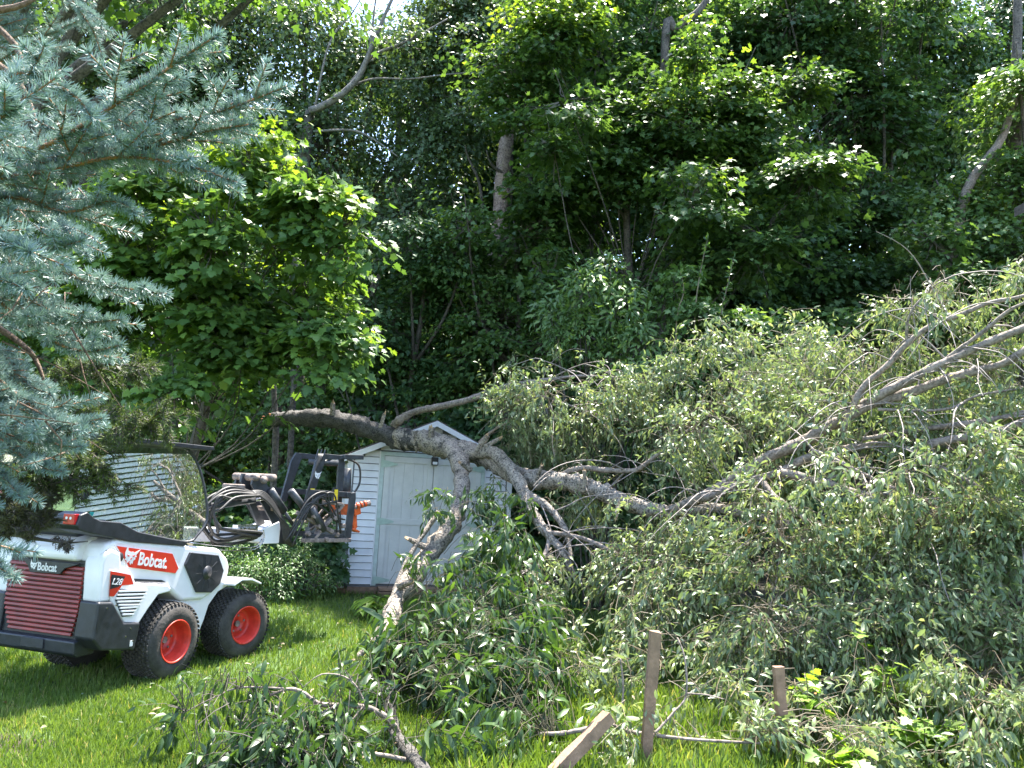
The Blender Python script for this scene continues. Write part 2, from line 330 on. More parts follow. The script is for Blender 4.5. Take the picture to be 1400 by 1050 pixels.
def text_mesh(name, body, size, mat, parent, loc, ang=0, shear=0, depth=.0012, squeeze=1, offset=0, rz=0):
    """lettering standing in the local xz plane, read along +x from the -y side"""
    c = bpy.data.curves.new(name, 'FONT'); c.body = body; c.size = size; c.extrude = depth; c.offset = offset; c.shear = shear; c.resolution_u = 3
    tmp = bpy.data.objects.new(name, c); col.objects.link(tmp)
    dg = bpy.context.evaluated_depsgraph_get(); me = bpy.data.meshes.new_from_object(tmp.evaluated_get(dg)); me.name = name
    bpy.data.objects.remove(tmp); me.materials.clear(); me.materials.append(mat)
    o = bpy.data.objects.new(name, me); col.objects.link(o); o.parent = parent; o.location = loc
    o.rotation_euler = (Matrix.Rotation(rz, 3, 'Z') @ Matrix.Rotation(-ang, 3, 'Y') @ Matrix.Rotation(pi/2, 3, 'X')).to_euler(); o.scale = (squeeze, 1, 1)
    return o
CAT = [(0,-.30),(.10,-.42),(.14,-.30),(.24,-.36),(.24,-.16),(.40,-.05),(.30,.02),(.46,.08),(.36,.16),(.62,.52),(.22,.30),(.06,.34),(-.06,.30),(-.30,.36),(-.42,.66),(-.50,.20),(-.44,.0),(-.36,-.05),(-.42,-.16),(-.26,-.20),(-.20,-.34),(-.12,-.28)]
def cat_head(name, size, mat, eye, parent, y, x0, z0, ang=0, rear=None):
    def tr_(p):
        x, z = p[0]*size, p[1]*size
        return (x0+x*cos(ang)-z*sin(ang), z0+x*sin(ang)+z*cos(ang))
    g = MB().prism([tr_(p) for p in CAT], y-.002, y)
    e = MB()
    for poly in ([(.06,.10),(.30,.16),(.20,.04)], [(-.10,.08),(-.34,.12),(-.22,.02)], [(-.02,-.06),(.10,-.02),(.04,-.16)], [(-.08,-.2),(.0,-.26),(-.1,-.3)]):
        e.prism([tr_(p) for p in poly], y-.004, y-.0021)
    if rear is not None:
        mm_ = rear
        g.xf(mm_); e.xf(mm_)
    o = g.build(name, mat, parent); e.build('emblem_eye', eye, o); return o

HD = radians(18)
O = (-2.47, 6.17, 0)
ld = empty('compact_loader', O, pi/2-HD)
tag(ld, 'white compact loader with red wheel rims and dark red grille, parked on the lawn', 'loader')
MR = Matrix.Translation((0, 1.2, 0)) @ Matrix.Scale(-1, 4, (0, 1, 0))     # mirror to the far side

body = MB().prism([(-.70,.60),(-.735,.66),(-.75,.97),(-.72,1.05),(-.62,1.085),(-.035,1.02),(.495,.96),(.62,.87),(.656,.80),(.656,.73),(.547,.631),(.359,.556),(.10,.567),(-.04,.66),(-.12,.72),(-.45,.76),(-.5,.60)], .07, .99)
bo = body.build('hood', W_['white'], ld, bevel=.035, seg=4)
# raised engine cover lid with overhanging lip above the grille
lid = MB().prism([(-.805,.925),(-.815,.965),(-.795,1.02),(-.73,1.068),(-.62,1.10),(-.42,1.09),(-.42,1.03),(-.60,1.0),(-.74,.925)], .235, .775)
lid.build('engine_lid', W_['white'], ld, bevel=.028, seg=4)
# white corner pillars beside the grille
for y0, y1 in ((.045, .205), (.855, 1.015)):
    cp = MB(); cp.prism([(-.755,.655),(-.765,.93),(-.735,1.0),(-.69,1.02),(-.60,.99),(-.57,.86),(-.66,.80),(-.645,.655)], y0, y1)
    cp.build('corner_panel', W_['white'], ld, bevel=.03, seg=3)
# bumper
bp_ = MB()
side = [(-.775,.668),(-.646,.657),(-.524,.502),(-.363,.48),(-.394,.285),(-.453,.30),(-.70,.335),(-.79,.42)]
for y0, y1 in ((.02, .19), (.865, 1.04)): MB().prism(side, y0, y1).build('bumper_corner', W_['black'], ld, bevel=.018, seg=3)
MB().prism([(-.80,.31),(-.805,.395),(-.72,.41),(-.62,.40),(-.62,.29),(-.76,.285)], .16, .90).build('bumper', W_['black'], ld, bevel=.012)
MB().prism([(-.815,.325),(-.815,.39),(-.79,.39),(-.79,.325)], .42, .62).build('hitch_cover', W_['black'], ld, bevel=.004)
# grille
gr = MB().box((-.758, .18, .40), (-.70, .88, .93)).build('grille', W_['black'], ld)
gs = MB()
for k in range(15):
    z = .422+k*.0315; y0 = .195+(.04*(1-min(1, (z-.40)/.18)) if z < .58 else 0); y1 = .865-(.07*(1-min(1, (z-.40)/.18)) if z < .58 else 0)
    gs.prism([(-.777, z+.004), (-.772, z+.020), (-.752, z+.027), (-.749, z+.002), (-.765, z-.002)], y0, y1)
gs.build('grille_slat', W_['grille'], gr, bevel=.002)
# name plate on the grille: face points -x, reading from left body side (+y) to right (-y)
npl = MB().prism([(.21,.91),(.34,.868),(.375,.828),(.645,.822),(.675,.868),(.74,.91)], -.792, -.777)
npl.xf(Matrix(((0,1,0,0),(1,0,0,0),(0,0,1,0),(0,0,0,1)))); plate = npl.build('name_plate', W_['black'], ld, bevel=.003)
t_ = text_mesh('lettering', 'Bobcat', .078, W_['white'], ld, (-.794, .580, .842), 0, offset=.0016, squeeze=.80, rz=-pi/2)
RM = Matrix(((0,1,0,0),(-1,0,0,0),(0,0,1,0),(0,0,0,1)))
cat_head('cat_emblem', .062, W_['white'], W_['black'], ld, -.793, -.615, .868, 0, rear=RM)
# side decal, both sides
DEC = [(-.634,1.035),(-.072,.95),(.011,.833),(-.016,.798),(-.495,.878)]
def inset(poly, k):
    c = np.mean(poly, 0); return [tuple(c+(np.array(p)-c)*k) for p in poly]
MB().prism(inset(DEC, 1.05), .064, .071).build('decal_frame', W_['white'], ld, bevel=.002)
MB().prism(DEC, .060, .063).build('red_decal', W_['red'], ld)
da = math.atan2(.798-.878, .479)
text_mesh('lettering', 'Bobcat.', .128, W_['white'], ld, (-.425, .0592, .893), da, offset=.0032, squeeze=.80)
cat_head('cat_emblem', .125, W_['white'], W_['red'], ld, .0595, -.495, .948, da)
# model badge
B28 = [(-.689,.87),(-.5,.825),(-.465,.758),(-.571,.76),(-.632,.691),(-.671,.695)]
MB().prism(B28, .034, .038).build('red_badge', W_['red'], ld)
MB().prism([(-.680,.845),(-.555,.82),(-.60,.755),(-.678,.745)], .030, .0335).build('black_badge', W_['black'], ld)
text_mesh('lettering', 'L28', .062, W_['white'], ld, (-.676, .029, .778), radians(-8), offset=.0003, shear=.3)
# side vent panel and rear wheel arch
vp = MB()
pan = [(-.65,.66),(-.70,.88),(-.50,.85),(-.44,.765),(-.10,.72),(-.067,.69),(-.075,.665),(-.195,.655),(-.283,.564),(-.36,.47),(-.50,.49)]
for y0, y1 in ((.040, .22), (.84, 1.02)): MB().prism(pan, y0, y1).build('wheel_arch', W_['white'], ld, bevel=.012, seg=3)
ve = [(-.587,.736),(-.335,.695),(-.446,.535),(-.536,.539),(-.615,.664)]
vb = MB().prism(ve, .034, .0385).build('vent', W_['black'], ld)
vs = MB()
for k in range(8):
    z = .546+k*.0235; f0 = (z-.539)/.19
    x0 = -.536-.079*min(1, f0/.66) if z < .664 else -.615+.028*(z-.664)/.07; x1 = -.446+.111*min(1, (z-.535)/.16)
    vs.bar((x0-.004, .030, z+.012), (x1+.004, .030, z-.010 if z > .6 else z), .012, .013)
vs.build('vent_slat', W_['white'], vb, bevel=.002)
# slit between hood and arch
MB().prism([(-.43,.792),(-.15,.758),(-.10,.735),(-.42,.772)], .062, .0685).build('side_slit', W_['black'], ld)
# front arch
fa = MB()
pf = [(.70,.66),(.66,.74),(.547,.65),(.36,.58),(.10,.585),(.09,.56),(.145,.52),(.291,.322),(.39,.302),(.43,.386),(.47,.497),(.572,.592),(.72,.638)]
for y0, y1 in ((.10, .30), (.76, .96)): MB().prism(pf, y0, y1).build('front_arch', W_['white'], ld, bevel=.014, seg=3)
MB().prism([(.285,.318),(.395,.298),(.38,.262),(.30,.27)], .11, .28).build('step_foot', W_['steel'], ld, bevel=.004)
for y0, y1 in ((-.02, .28), (.78, 1.08)):
    fl = MB(); fl.prism([(.62,.665),(.72,.70),(.86,.69),(1.00,.64),(1.00,.625),(.86,.672),(.72,.682),(.62,.645)], y0, y1)
    fl.build('mudguard', W_['white'], ld, bevel=.004)
# speaker-like hexagonal side grille
HEX = [(.124,.95),(.466,.907),(.553,.775),(.523,.669),(.422,.607),(.243,.626),(.075,.857)]
hx = MB().prism(HEX, .050, .073).build('side_intake', W_['black'], ld, bevel=.006)
MB().disc((.34, .0485, .775), (0, 1, 0), .055, .006, 24).build('intake_hub', W_['black'], hx, True)
rb = MB()
for k in range(10):
    a = k*2*pi/10; rb.bar((.34+.06*cos(a), .0492, .775+.06*sin(a)), (.34+.135*cos(a), .0492, .775+.135*sin(a)), .003, .004)
rb.build('intake_rib', W_['steel'], hx)
# fuel cap, small sticker, bolts
MB().disc((-.60, .066, .955), (0, 1, 0), .034, .02, 20).build('fuel_cap', W_['black'], ld, True)
MB().box((-.452, .0165, .325), (-.425, .0195, .365)).build('sticker', W_['white'], ld)
bt = MB()
for x, z in ((-.62,.63),(-.70,.62),(-.46,.45),(-.5,.40),(-.43,.36)): bt.disc((x, .018, z), (0, 1, 0), .006, .008, 8)
bt.build('bolt', W_['chrome'], ld)
# chassis
ch = MB().box((-.70, .22, .30), (-.05, .84, .62)).box((.15, .33, .26), (1.1, .73, .56)).box((-.1, .45, .30), (.3, .75, .5))
ch.build('chassis', W_['steel'], ld, bevel=.01)
ax = MB().tube([(0, .2, .29), (0, .86, .29)], .06, 12).tube([(.87, .25, .29), (.87, .82, .29)], .06, 12); ax.build('axle', W_['steel'], ld, True)

def wheel(x, y_out, sgn, yaw):
    """sgn -1: outer face towards -y"""
    w0 = empty('wheel', (x, y_out, .29)); w0.parent = ld; w0.rotation_euler = (0, 0, yaw)
    s_ = -sgn    # inward
    Wd = .265; R_ = .285
    prof = [(.150,.012),(.165,.0),(.205,-.004),(.245,.006),(.268,.022),(.277,.04),(.279,.08),(.279,Wd-.08),(.277,Wd-.04),(.268,Wd-.02),(.245,Wd-.006),(.19,Wd),(.15,Wd-.02)]
    ty = MB().lathe([(r, y*s_) for r, y in prof], 64)
    nt_ = 46
    for k in range(nt_):
        for j in range(9):
            a = 2*pi*(k+.5*(j % 2))/nt_; yy = .022+j*(Wd-.044)/8
            rr_ = .276 if j in (0, 8) else .2785
            hw = .0105; L_ = .014; Ht = .0105
            c, s2 = cos(a), sin(a)
            def q(da_, dy, r): return (r*cos(a+da_), (yy+dy)*s_, r*sin(a+da_))
            tilt = (-.004 if j in (0, 8) else 0)
            v = [q(-.042, -hw, rr_), q(.042, -hw, rr_), q(.052, 0, rr_), q(.042, hw, rr_), q(-.042, hw, rr_), q(-.052, 0, rr_)]
            v += [q(-.035, -hw+.002, rr_+Ht+tilt), q(.035, -hw+.002, rr_+Ht+tilt), q(.045, 0, rr_+Ht), q(.035, hw-.002, rr_+Ht+tilt), q(-.035, hw-.002, rr_+Ht+tilt), q(-.045, 0, rr_+Ht)]
            ty.add(v, [(6,7,8,9,10,11)]+[(i, (i+1) % 6, (i+1) % 6+6, i+6) for i in range(6)])
    t = ty.build('tyre', W_['tyre'], w0)
    me = t.data; sm = np.zeros(len(me.polygons), bool); sm[:12*64] = True; me.polygons.foreach_set('use_smooth', sm)
    rp = [(.158,.010),(.162,-.002),(.158,-.006),(.150,.0),(.146,.012),(.140,.03),(.134,.045),(.130,.10),(.122,.112),(.10,.118),(.085,.108),(.055,.108),(.05,.12),(.0,.12)]
    MB().lathe([(r, y*s_) for r, y in rp], 48).build('rim', W_['rim'], w0, True)
    hb = MB().disc((0, .11*s_, 0), (0, 1, 0), .026, .016, 16)
    for k in range(5): hb.disc((.07*cos(k*2*pi/5+.3), .106*s_, .07*sin(k*2*pi/5+.3)), (0, 1, 0), .010, .012, 6)
    hb.build('hub', W_['dirty'], w0)
    MB().disc((0, Wd*.6*s_, 0), (0, 1, 0), .14, .02, 24).build('brake_disc', W_['steel'], w0)
    return w0
wheel(0, 0, -1, 0); wheel(0, 1.06, 1, 0)
wheel(.86, .0, -1, -radians(11)); wheel(.86, 1.06, 1, -radians(11))

# cab
cab = W_['black']
bt_ = [(-1.0,1.185),(-.98,1.255),(-.92,1.275),(-.86,1.235),(-.80,1.215),(-.62,1.20),(-.45,1.13),(-.10,1.065),(.10,1.035),(.06,1.0),(-.50,1.055),(-.88,1.13),(-.98,1.155)]
for y0, y1 in ((.06, .26), (.84, 1.0)): MB().prism(bt_, y0, y1).build('belt_trim', cab, ld, bevel=.01)
MB().box((-.99, .08, 1.19), (-.86, .98, 1.235)).build('rear_rail', cab, ld, bevel=.01)
for y0 in (.075, .89):
    lp = MB().box((-1.012, y0, 1.19), (-.975, y0+.095, 1.26)).build('tail_lamp', W_['lens'], ld, bevel=.004)
    MB().disc((-1.013, y0+.03, 1.232), (1, 0, 0), .009, .005, 12).disc((-1.013, y0+.065, 1.232), (1, 0, 0), .009, .005, 12).build('lamp_bulb', W_['white'], lp)
# seat console: dark shapes inside the cab
con = MB().box((-.55, .32, 1.0), (-.30, .76, 1.12)).box((-.12, .28, .95), (.30, .80, 1.16)); con.build('console', cab, ld, bevel=.03)
MB().box((-.72, .34, 1.08), (-.62, .74, 1.42)).build('seat_back', cab, ld, bevel=.03)
MB().tube([(-.6, .30, 1.18), (-.45, .30, 1.20), (-.38, .30, 1.17)], .025, 8).build('arm_rest', cab, ld, True)
for y0 in (.42, .70): MB().tube([(0, y0, 1.09), (-.02, y0, 1.24)], .012, 8).build('control_lever', cab, ld, True)
MB().disc((-.02, .42, 1.24), (0, 0, 1), .022, .04, 12).build('joystick_knob', W_['orange'], ld, True)
MB().box((-.66, .31, 1.20), (-.56, .37, 1.26)).build('drinks_holder', W_['teal'], ld, bevel=.008)
def ypane(x, z): return .075+(.24-x)*.25+(z-1.05)*.155
rf = MB().prism([(-.90,1.806),(.28,1.801),(.29,1.775),(.22,1.766),(-.80,1.772),(-.90,1.782)], .06, 1.0)
rf.build('canopy_roof', cab, ld, bevel=.006)
for (x, z0, x1) in ((-.78, 1.2, -.80), (.10, 1.04, .06)):
    MB().bar((x, ypane(x, z0)+.05, z0), (x1, ypane(x1, 1.77)+.05, 1.775), .045, .045, (1, 0, 0)).build('roof_post', cab, ld, bevel=.006)
    MB().bar((x, 1.06-ypane(x, z0)-.05, z0), (x1, 1.06-ypane(x1, 1.77)-.05, 1.775), .045, .045, (1, 0, 0)).build('roof_post', cab, ld, bevel=.006)
MB().bar((-.80, .33, 1.60), (-.80, .73, 1.60), .03, .03).build('cross_bar', cab, ld, bevel=.006)
GP = [(-.79,1.765),(-.80,1.69),(-.84,1.61),(-.87,1.35),(-.84,1.26),(-.78,1.215),(-.61,1.19),(-.44,1.125),(-.1,1.055),(.13,1.03),(.21,1.08),(.31,1.2),(.30,1.40),(.25,1.60),(.17,1.73),(.06,1.775),(-.43,1.778)]
def pane(name, mirror=False):
    f = (lambda y: 1.2-y) if mirror else (lambda y: y)
    # a bowed sheet of glass, 5 mm thick, cut to the outline by columns
    xs = np.linspace(-.868, .308, 30)
    def zr(x):
        zs = []
        for i in range(len(GP)):
            (xa, za), (xb, zb) = GP[i], GP[(i+1) % len(GP)]
            if (xa-x)*(xb-x) <= 0 and xa != xb: zs.append(za+(zb-za)*(x-xa)/(xb-xa))
        return min(zs), max(zs)
    v = []; nz = 7
    for x in xs:
        a_, b_ = zr(x)
        for k in range(nz):
            z = a_+(b_-a_)*k/(nz-1); bow = .030*(1-((x+.28)/.6)**2)*0.6
            v.append((x, f(ypane(x, z)-bow), z))
    fs = [(i*nz+k, (i+1)*nz+k, (i+1)*nz+k+1, i*nz+k+1) for i in range(29) for k in range(nz-1)]
    o = MB().add(v, fs).build(name, W_['glass'], ld, True)
    return o
pane('cab_glass')
gf = MB(); q = [(x, ypane(x, z)-.030*(1-((x+.28)/.6)**2)*.6, z) for x, z in GP]
gf.tube(q+[q[0]], .011, 6, sm=3); gf.build('glass_seal', cab, ld, True)
MB().tube([(-.74, .18, 1.79), (-.80, .20, 1.70), (-.79, .21, 1.60), (-.76, .21, 1.45)], .008, 6, sm=3).tube([(-.77, .16, 1.80), (-.78, .17, 1.5), (-.76, .17, 1.4)], .007, 6, sm=3).build('cable', W_['rubber'], ld, True)
hg = MB()
for z in (1.42, 1.30): hg.disc((.20, ypane(.2, z)-.02, z), (0, 1, 0), .015, .02, 10)
hg.build('glass_hinge', W_['chrome'], ld)
# sticker lettering on a rear window
rw = MB().box((-.905, .20, 1.27), (-.900, .92, 1.76)).build('rear_window', W_['glass'], ld)
M['pink'] = flat('faded_red_lettering', (.75, .28, .26), .5, nv=.1)
text_mesh('lettering', '52 303', .07, M['pink'], ld, (-.912, .93, 1.36), 0, offset=.001, rz=-pi/2)

# lift arm, turned with the front frame
AR = empty('lift_arm', (0, 0, 0)); AR.parent = ld; AR.rotation_euler = (0, 0, -radians(12))
Y0 = .6
g = MB()
g.bar((.25, Y0, 1.06), (1.36, Y0, 1.02), .22, .12).prism([(1.22,.95),(1.22,1.10),(1.40,1.16),(1.42,1.10),(1.42,.95)], Y0-.13, Y0+.13)
g.build('boom', W_['white'], AR, bevel=.008)
g = MB().bar((1.38, Y0, 1.03), (1.64, Y0, 1.03), .10, .10).build('boom_tip', W_['steel'], AR, bevel=.006)
g = MB()
for y in (Y0-.12, Y0+.10):
    g.prism([(1.04,1.60),(1.16,1.585),(1.22,1.50),(1.60,1.02),(1.58,.93),(1.44,.95),(1.36,1.10),(1.02,1.50)], y, y+.022)
g.prism([(.98,1.52),(.99,1.60),(1.06,1.60),(1.20,1.30),(1.40,1.05),(1.30,1.02)], Y0-.02, Y0+.005)
g.build('lift_plate', W_['steel'], AR, bevel=.004)
g = MB()
for x, z in ((1.05, 1.57), (1.15, 1.55), (1.26, 1.575)): g.disc((x, Y0, z), (0, 1, 0), .035, .30, 16)
g.disc((1.5, Y0, 1.03), (0, 1, 0), .03, .32, 14).disc((1.3, Y0, 1.28), (0, 1, 0), .022, .30, 12)
g.build('pivot_pin', W_['dirty'], AR, True)
g = MB().tube([(.45, Y0-.14, 1.28), (1.05, Y0-.14, 1.36)], .032, 12).tube([(1.22, Y0-.16, 1.46), (1.42, Y0-.16, 1.26)], .036, 12).tube([(1.42, Y0-.16, 1.26), (1.55, Y0-.16, 1.13)], .018, 10)
g.tube([(1.1, Y0+.16, 1.50), (1.40, Y0+.16, 1.24)], .030, 12); g.build('hydraulic_cylinder', W_['steel'], AR, True)
MB().tube([(1.0, Y0-.14, 1.355), (1.30, Y0-.14, 1.39)], .016, 10).build('cylinder_rod', W_['chrome'], AR, True)
r2 = np.random.default_rng(3)
for k in range(7):
    d = k*.016; y = Y0-.17-.012*k+.006*r2.normal()
    J = lambda: .028*r2.normal()
    h = MB().tube([(.98+J(), y, 1.43-d*.3), (.72+J(), y-.01, 1.46-d+J()), (.52+d+J(), y-.02, 1.38-d*.5+J()), (.42+d+J(), y-.03+J(), 1.22+J()), (.47+d+J(), y-.03+J(), 1.06+d*.6+J()), (.62+J(), y-.02, .99+d+J()), (.85+.03*k, y-.01, 1.0+d+J()), (1.12, y+.05, 1.0+d*.5)], .0125, 7, sm=5)
    h.build('hydraulic_hose', W_['rubber'], AR, True)
for k in range(5):
    d = k*.018; y = Y0-.17-.01*k
    MB().tube([(.98, y, 1.44-d*.2), (1.12, y-.02, 1.43-d), (1.30, y-.02, 1.28-d), (1.38+d*.5, y-.02, 1.12), (1.44+d*.4, y-.01, .98), (1.56, y, .92+d*.4)], .011, 7, sm=5).build('hydraulic_hose', W_['rubber'], AR, True)
g = MB()
for k in range(9):
    g.disc((.92+.045*(k % 5), Y0-.14, 1.10-.05*(k//5)), (1, .2, .1), .013, .05, 8)
g.box((.90, Y0-.13, 1.0), (1.14, Y0-.06, 1.13)); g.build('valve_block', W_['chrome'], AR, bevel=.002)
MB().tube([(.30, Y0-.16, .96), (1.0, Y0-.17, .90), (1.20, Y0-.15, .98), (1.18, Y0-.15, 1.10)], .006, 6, sm=4).tube([(.30, Y0-.18, 1.0), (1.0, Y0-.2, .93), (1.15, Y0-.18, 1.0)], .006, 6, sm=4).build('guard_rod', W_['chrome'], AR, True)
MB().box((.70, Y0-.20, 1.42), (.88, Y0-.10, 1.50)).build('hose_clamp', W_['dirty'], AR, bevel=.01)

# ------------------------------------------------------------------ grapple attachment on the lift arm
ga = empty('grapple_attachment', O, pi/2-HD-radians(12))
tag(ga, 'dark steel grapple with yellow warning labels and orange jaw, on the loader arm', 'grapple')
g = MB()
for y in (Y0-.28, Y0+.24):
    g.prism([(2.22,1.46),(2.30,1.47),(2.31,1.40),(2.28,.98),(2.20,.97),(2.19,1.10),(2.21,1.30)], y, y+.022)
    g.prism([(1.60,1.48),(2.20,1.47),(2.20,1.42),(1.62,1.40)], y+.03, y+.045)
g.bar((1.62, Y0-.25, 1.02), (2.25, Y0-.25, 1.0), .05, .05).bar((1.62, Y0+.25, 1.02), (2.25, Y0+.25, 1.0), .05, .05).bar((2.2, Y0-.28, 1.44), (2.2, Y0+.28, 1.44), .06, .06).bar((2.2, Y0-.28, 1.04), (2.2, Y0+.28, 1.04), .06, .06)
g.build('frame', W_['steel'], ga, bevel=.004)
g = MB().prism([(1.66,1.34),(1.74,1.34),(1.84,1.62),(1.90,1.79),(2.20,1.81),(2.22,1.85),(1.82,1.85),(1.76,1.76),(1.72,1.58)], Y0-.19, Y0-.165)
g.prism([(1.66,1.34),(1.74,1.34),(1.84,1.62),(1.90,1.79),(2.20,1.81),(2.22,1.85),(1.82,1.85),(1.76,1.76),(1.72,1.58)], Y0+.15, Y0+.175)
g.bar((2.15, Y0-.19, 1.835), (2.46, Y0-.19, 1.85), .05, .05).prism([(2.16,1.86),(2.22,1.78),(2.22,1.30),(2.14,1.30),(2.12,1.80)], Y0-.17, Y0-.145)
for x in (1.74, 1.79, 1.84): g.bar((x, Y0-.2, 1.78), (x+.03, Y0-.2, 1.89), .012, .012)
md = g.build('mast', W_['steel'], ga, bevel=.004)
cat_head('cat_emblem', .085, W_['white'], W_['steel'], md, Y0-.191, 1.80, 1.62)
MB().prism([(1.685,1.40),(1.745,1.40),(1.775,1.49),(1.715,1.49)], Y0-.1935, Y0-.1905).prism([(2.0,1.38),(2.05,1.38),(2.05,1.49),(2.0,1.49)], Y0-.255, Y0-.2515).build('warning_label', W_['yellow'], ga)
g = MB().box((1.98, Y0-.251, 1.36), (2.07, Y0-.24, 1.51)); g.build('label_plate', W_['steel'], ga)
MB().tube([(1.80, Y0-.05, 1.76), (2.05, Y0-.22, 1.76)], .032, 14).build('hydraulic_cylinder', W_['steel'], ga, True)
MB().tube([(1.66, Y0-.28, 1.30), (1.86, Y0-.28, 1.08)], .036, 12).build('hydraulic_cylinder', W_['steel'], ga, True)
MB().tube([(1.42, Y0-.22, 1.46), (1.70, Y0-.24, 1.22)], .034, 12).build('hydraulic_cylinder', W_['steel'], ga, True)
MB().tube([(2.32, Y0-.12, 1.72), (2.34, Y0-.12, 1.4)], .045, 12).build('hydraulic_cylinder', W_['steel'], ga, True)
for k in range(4):
    MB().tube([(1.76+.02*k, Y0-.22, 1.84), (1.70, Y0-.24, 1.66), (1.60+.01*k, Y0-.25, 1.42), (1.56+.02*k, Y0-.26, 1.18)], .010, 6, sm=4).build('hydraulic_hose', W_['rubber'], ga, True)
MB().tube([(2.20, Y0-.2, 1.82), (2.38, Y0-.22, 1.76), (2.42, Y0-.22, 1.58), (2.34, Y0-.22, 1.46)], .011, 6, sm=4).build('hydraulic_hose', W_['rubber'], ga, True)
for k in range(6):
    J = lambda: .05*r2.normal()
    MB().tube([(1.45+J(), Y0-.25, 1.05+J()), (1.60+J(), Y0-.29, 1.30+J()), (1.80+J(), Y0-.30, 1.38+J()), (2.0+J(), Y0-.29, 1.22+J()), (2.15+J(), Y0-.26, 1.08+J())], .0095, 6, sm=5).build('hydraulic_hose', W_['rubber'], ga, True)
g = MB()
for k in range(22):
    a = r2.random(3); b_ = r2.random(3)
    p0 = (1.62+.55*a[0], Y0-.24+.2*a[1], 1.0+.32*a[2]); p1 = (p0[0]+.34*(b_[0]-.5), p0[1]+.1*(b_[1]-.5), p0[2]+.30*(b_[2]-.5))
    g.bar(p0, p1, .022, .02)
g.bar((1.60, Y0-.26, .985), (2.28, Y0-.26, .97), .05, .04).bar((1.55, Y0-.2, 1.25), (2.0, Y0-.27, 1.06), .045, .04).bar((1.75, Y0-.26, 1.0), (2.12, Y0-.27, 1.34), .05, .03).bar((1.85, Y0-.26, 1.36), (2.1, Y0-.27, 1.34), .06, .03)
for x, z in ((1.64, 1.05), (1.78, 1.12), (2.0, 1.2), (2.05, 1.03), (2.14, 1.12), (1.9, .99), (1.70, 1.22)): g.disc((x, Y0-.28, z), (0, 1, 0), .024, .05, 10)
g.build('linkage', W_['dirty'], ga, bevel=.004)
g = MB().prism([(2.34,1.34),(2.40,1.30),(2.44,1.10),(2.40,1.06),(2.36,1.12),(2.33,1.26)], Y0-.22, Y0-.18).prism([(2.34,1.34),(2.44,1.32),(2.46,1.24),(2.36,1.22)], Y0-.24, Y0+.1)
g.bar((2.36, Y0-.2, 1.08), (2.46, Y0-.2, 1.05), .08, .02)
jw = g.build('grapple_jaw', W_['orange'], ga, bevel=.005)
g = MB()
for k in range(5): g.disc((2.37+.055*k, Y0-.22, 1.31+.012*k), (.7, -.4, .3), .030, .035, 8)
g.build('jaw_tooth', W_['dirty'], jw)
g = MB()
for k in range(3): g.disc((2.40+.06*k, Y0-.235, 1.33+.012*k), (.7, -.4, .3), .033, .018, 10)
g.build('jaw_ring', W_['orange'], jw)

# ------------------------------------------------------------------ shed
S_ = {}
S_['siding'] = flat('white_vinyl_siding', (.66, .645, .66), .45, nscale=2.5, nv=.12)
S_['trim'] = flat('sage_trim', (.43, .49, .46), .6, nscale=12, nv=.15)
S_['door'] = flat('faded_door_paint', (.54, .53, .51), .6, nscale=5, nv=.09, bump=.15, bscale=30)
S_['shingle'] = flat('brown_shingle', (.12, .095, .085), .9, nscale=25, nv=.5, bump=.7)
S_['wood'] = flat('weathered_wood', (.24, .145, .095), .85, nscale=14, nv=.35, bump=.4)
S_['hinge'] = flat('green_hinge', (.34, .43, .37), .5, nv=.2)
S_['pole'] = flat('black_lamp', (.02, .02, .02), .4)
TH = radians(16); SL = (-2.31, 11.4, 0); SW = 2.45; SD = 2.4; EV = 2.0; PK = 2.56
sh = empty('garden_shed', SL, TH)
tag(sh, 'small white vinyl-sided garden shed with gable roof and pale double doors under the fallen trunk', 'shed')
core = MB()
core.add([(0,0,.1),(SW,0,.1),(SW,0,EV),(SW/2,0,PK-.03),(0,0,EV),(0,SD,.1),(SW,SD,.1),(SW,SD,EV),(SW/2,SD,PK-.03),(0,SD,EV)],
         [(0,1,2,3,4),(9,8,7,6,5),(0,4,9,5),(2,1,6,7),(4,3,8,9),(3,2,7,8),(0,5,6,1)])
S_['gap'] = flat('grey_lap_shadow', (.16, .16, .17), .8)  # dark wall colour in the gaps stands in for shadows under the boards
core.build('wall', S_['gap'], sh)
sd = MB(); e = .102
def board(a, b, z, nrm, hh=e):
    a = np.array([*a, z]); b = np.array([*b, z]); n_ = np.array([*nrm, 0.]); up = np.array([0, 0, 1.])
    zz = up*.010; v = [a+n_*.003+zz, b+n_*.003+zz, b+n_*.028+zz, a+n_*.028+zz, a+n_*.004+up*hh, b+n_*.004+up*hh, b+n_*.006+up*hh, a+n_*.006+up*hh, a+n_*.022+up*hh*.18, b+n_*.022+up*hh*.18]
    sd.add(v, [(0,1,2,3),(3,2,9,8),(8,9,6,7),(7,6,5,4),(4,5,1,0),(0,3,8,7,4),(1,5,6,9,2)])
z = .13
DX0, DX1 = .50, 1.98
while z < PK-.12:
    if z+e > EV: hw = (SW/2)*(PK-.03-z-e)/(PK-EV); xa, xb = SW/2-hw, SW/2+hw
    else: xa, xb = .07, SW-.07
    if z < 2.02: 
        board((xa, 0), (DX0-.06, 0), z, (0, -1)); board((DX1+.06, 0), (xb, 0), z, (0, -1))
    elif xb-xa > .1: board((xa, 0), (xb, 0), z, (0, -1))
    if z+e < EV+.02:
        board((0, SD-.07), (0, .07), z, (-1, 0)); board((SW, .07), (SW, SD-.07), z, (1, 0))
    z += e
sd.build('siding', S_['siding'], sh)
for x in (-.032, SW-.048): MB().box((x, -.034, .08), (x+.08, .05, EV+.0)).build('corner_trim', S_['siding'], sh, bevel=.004)
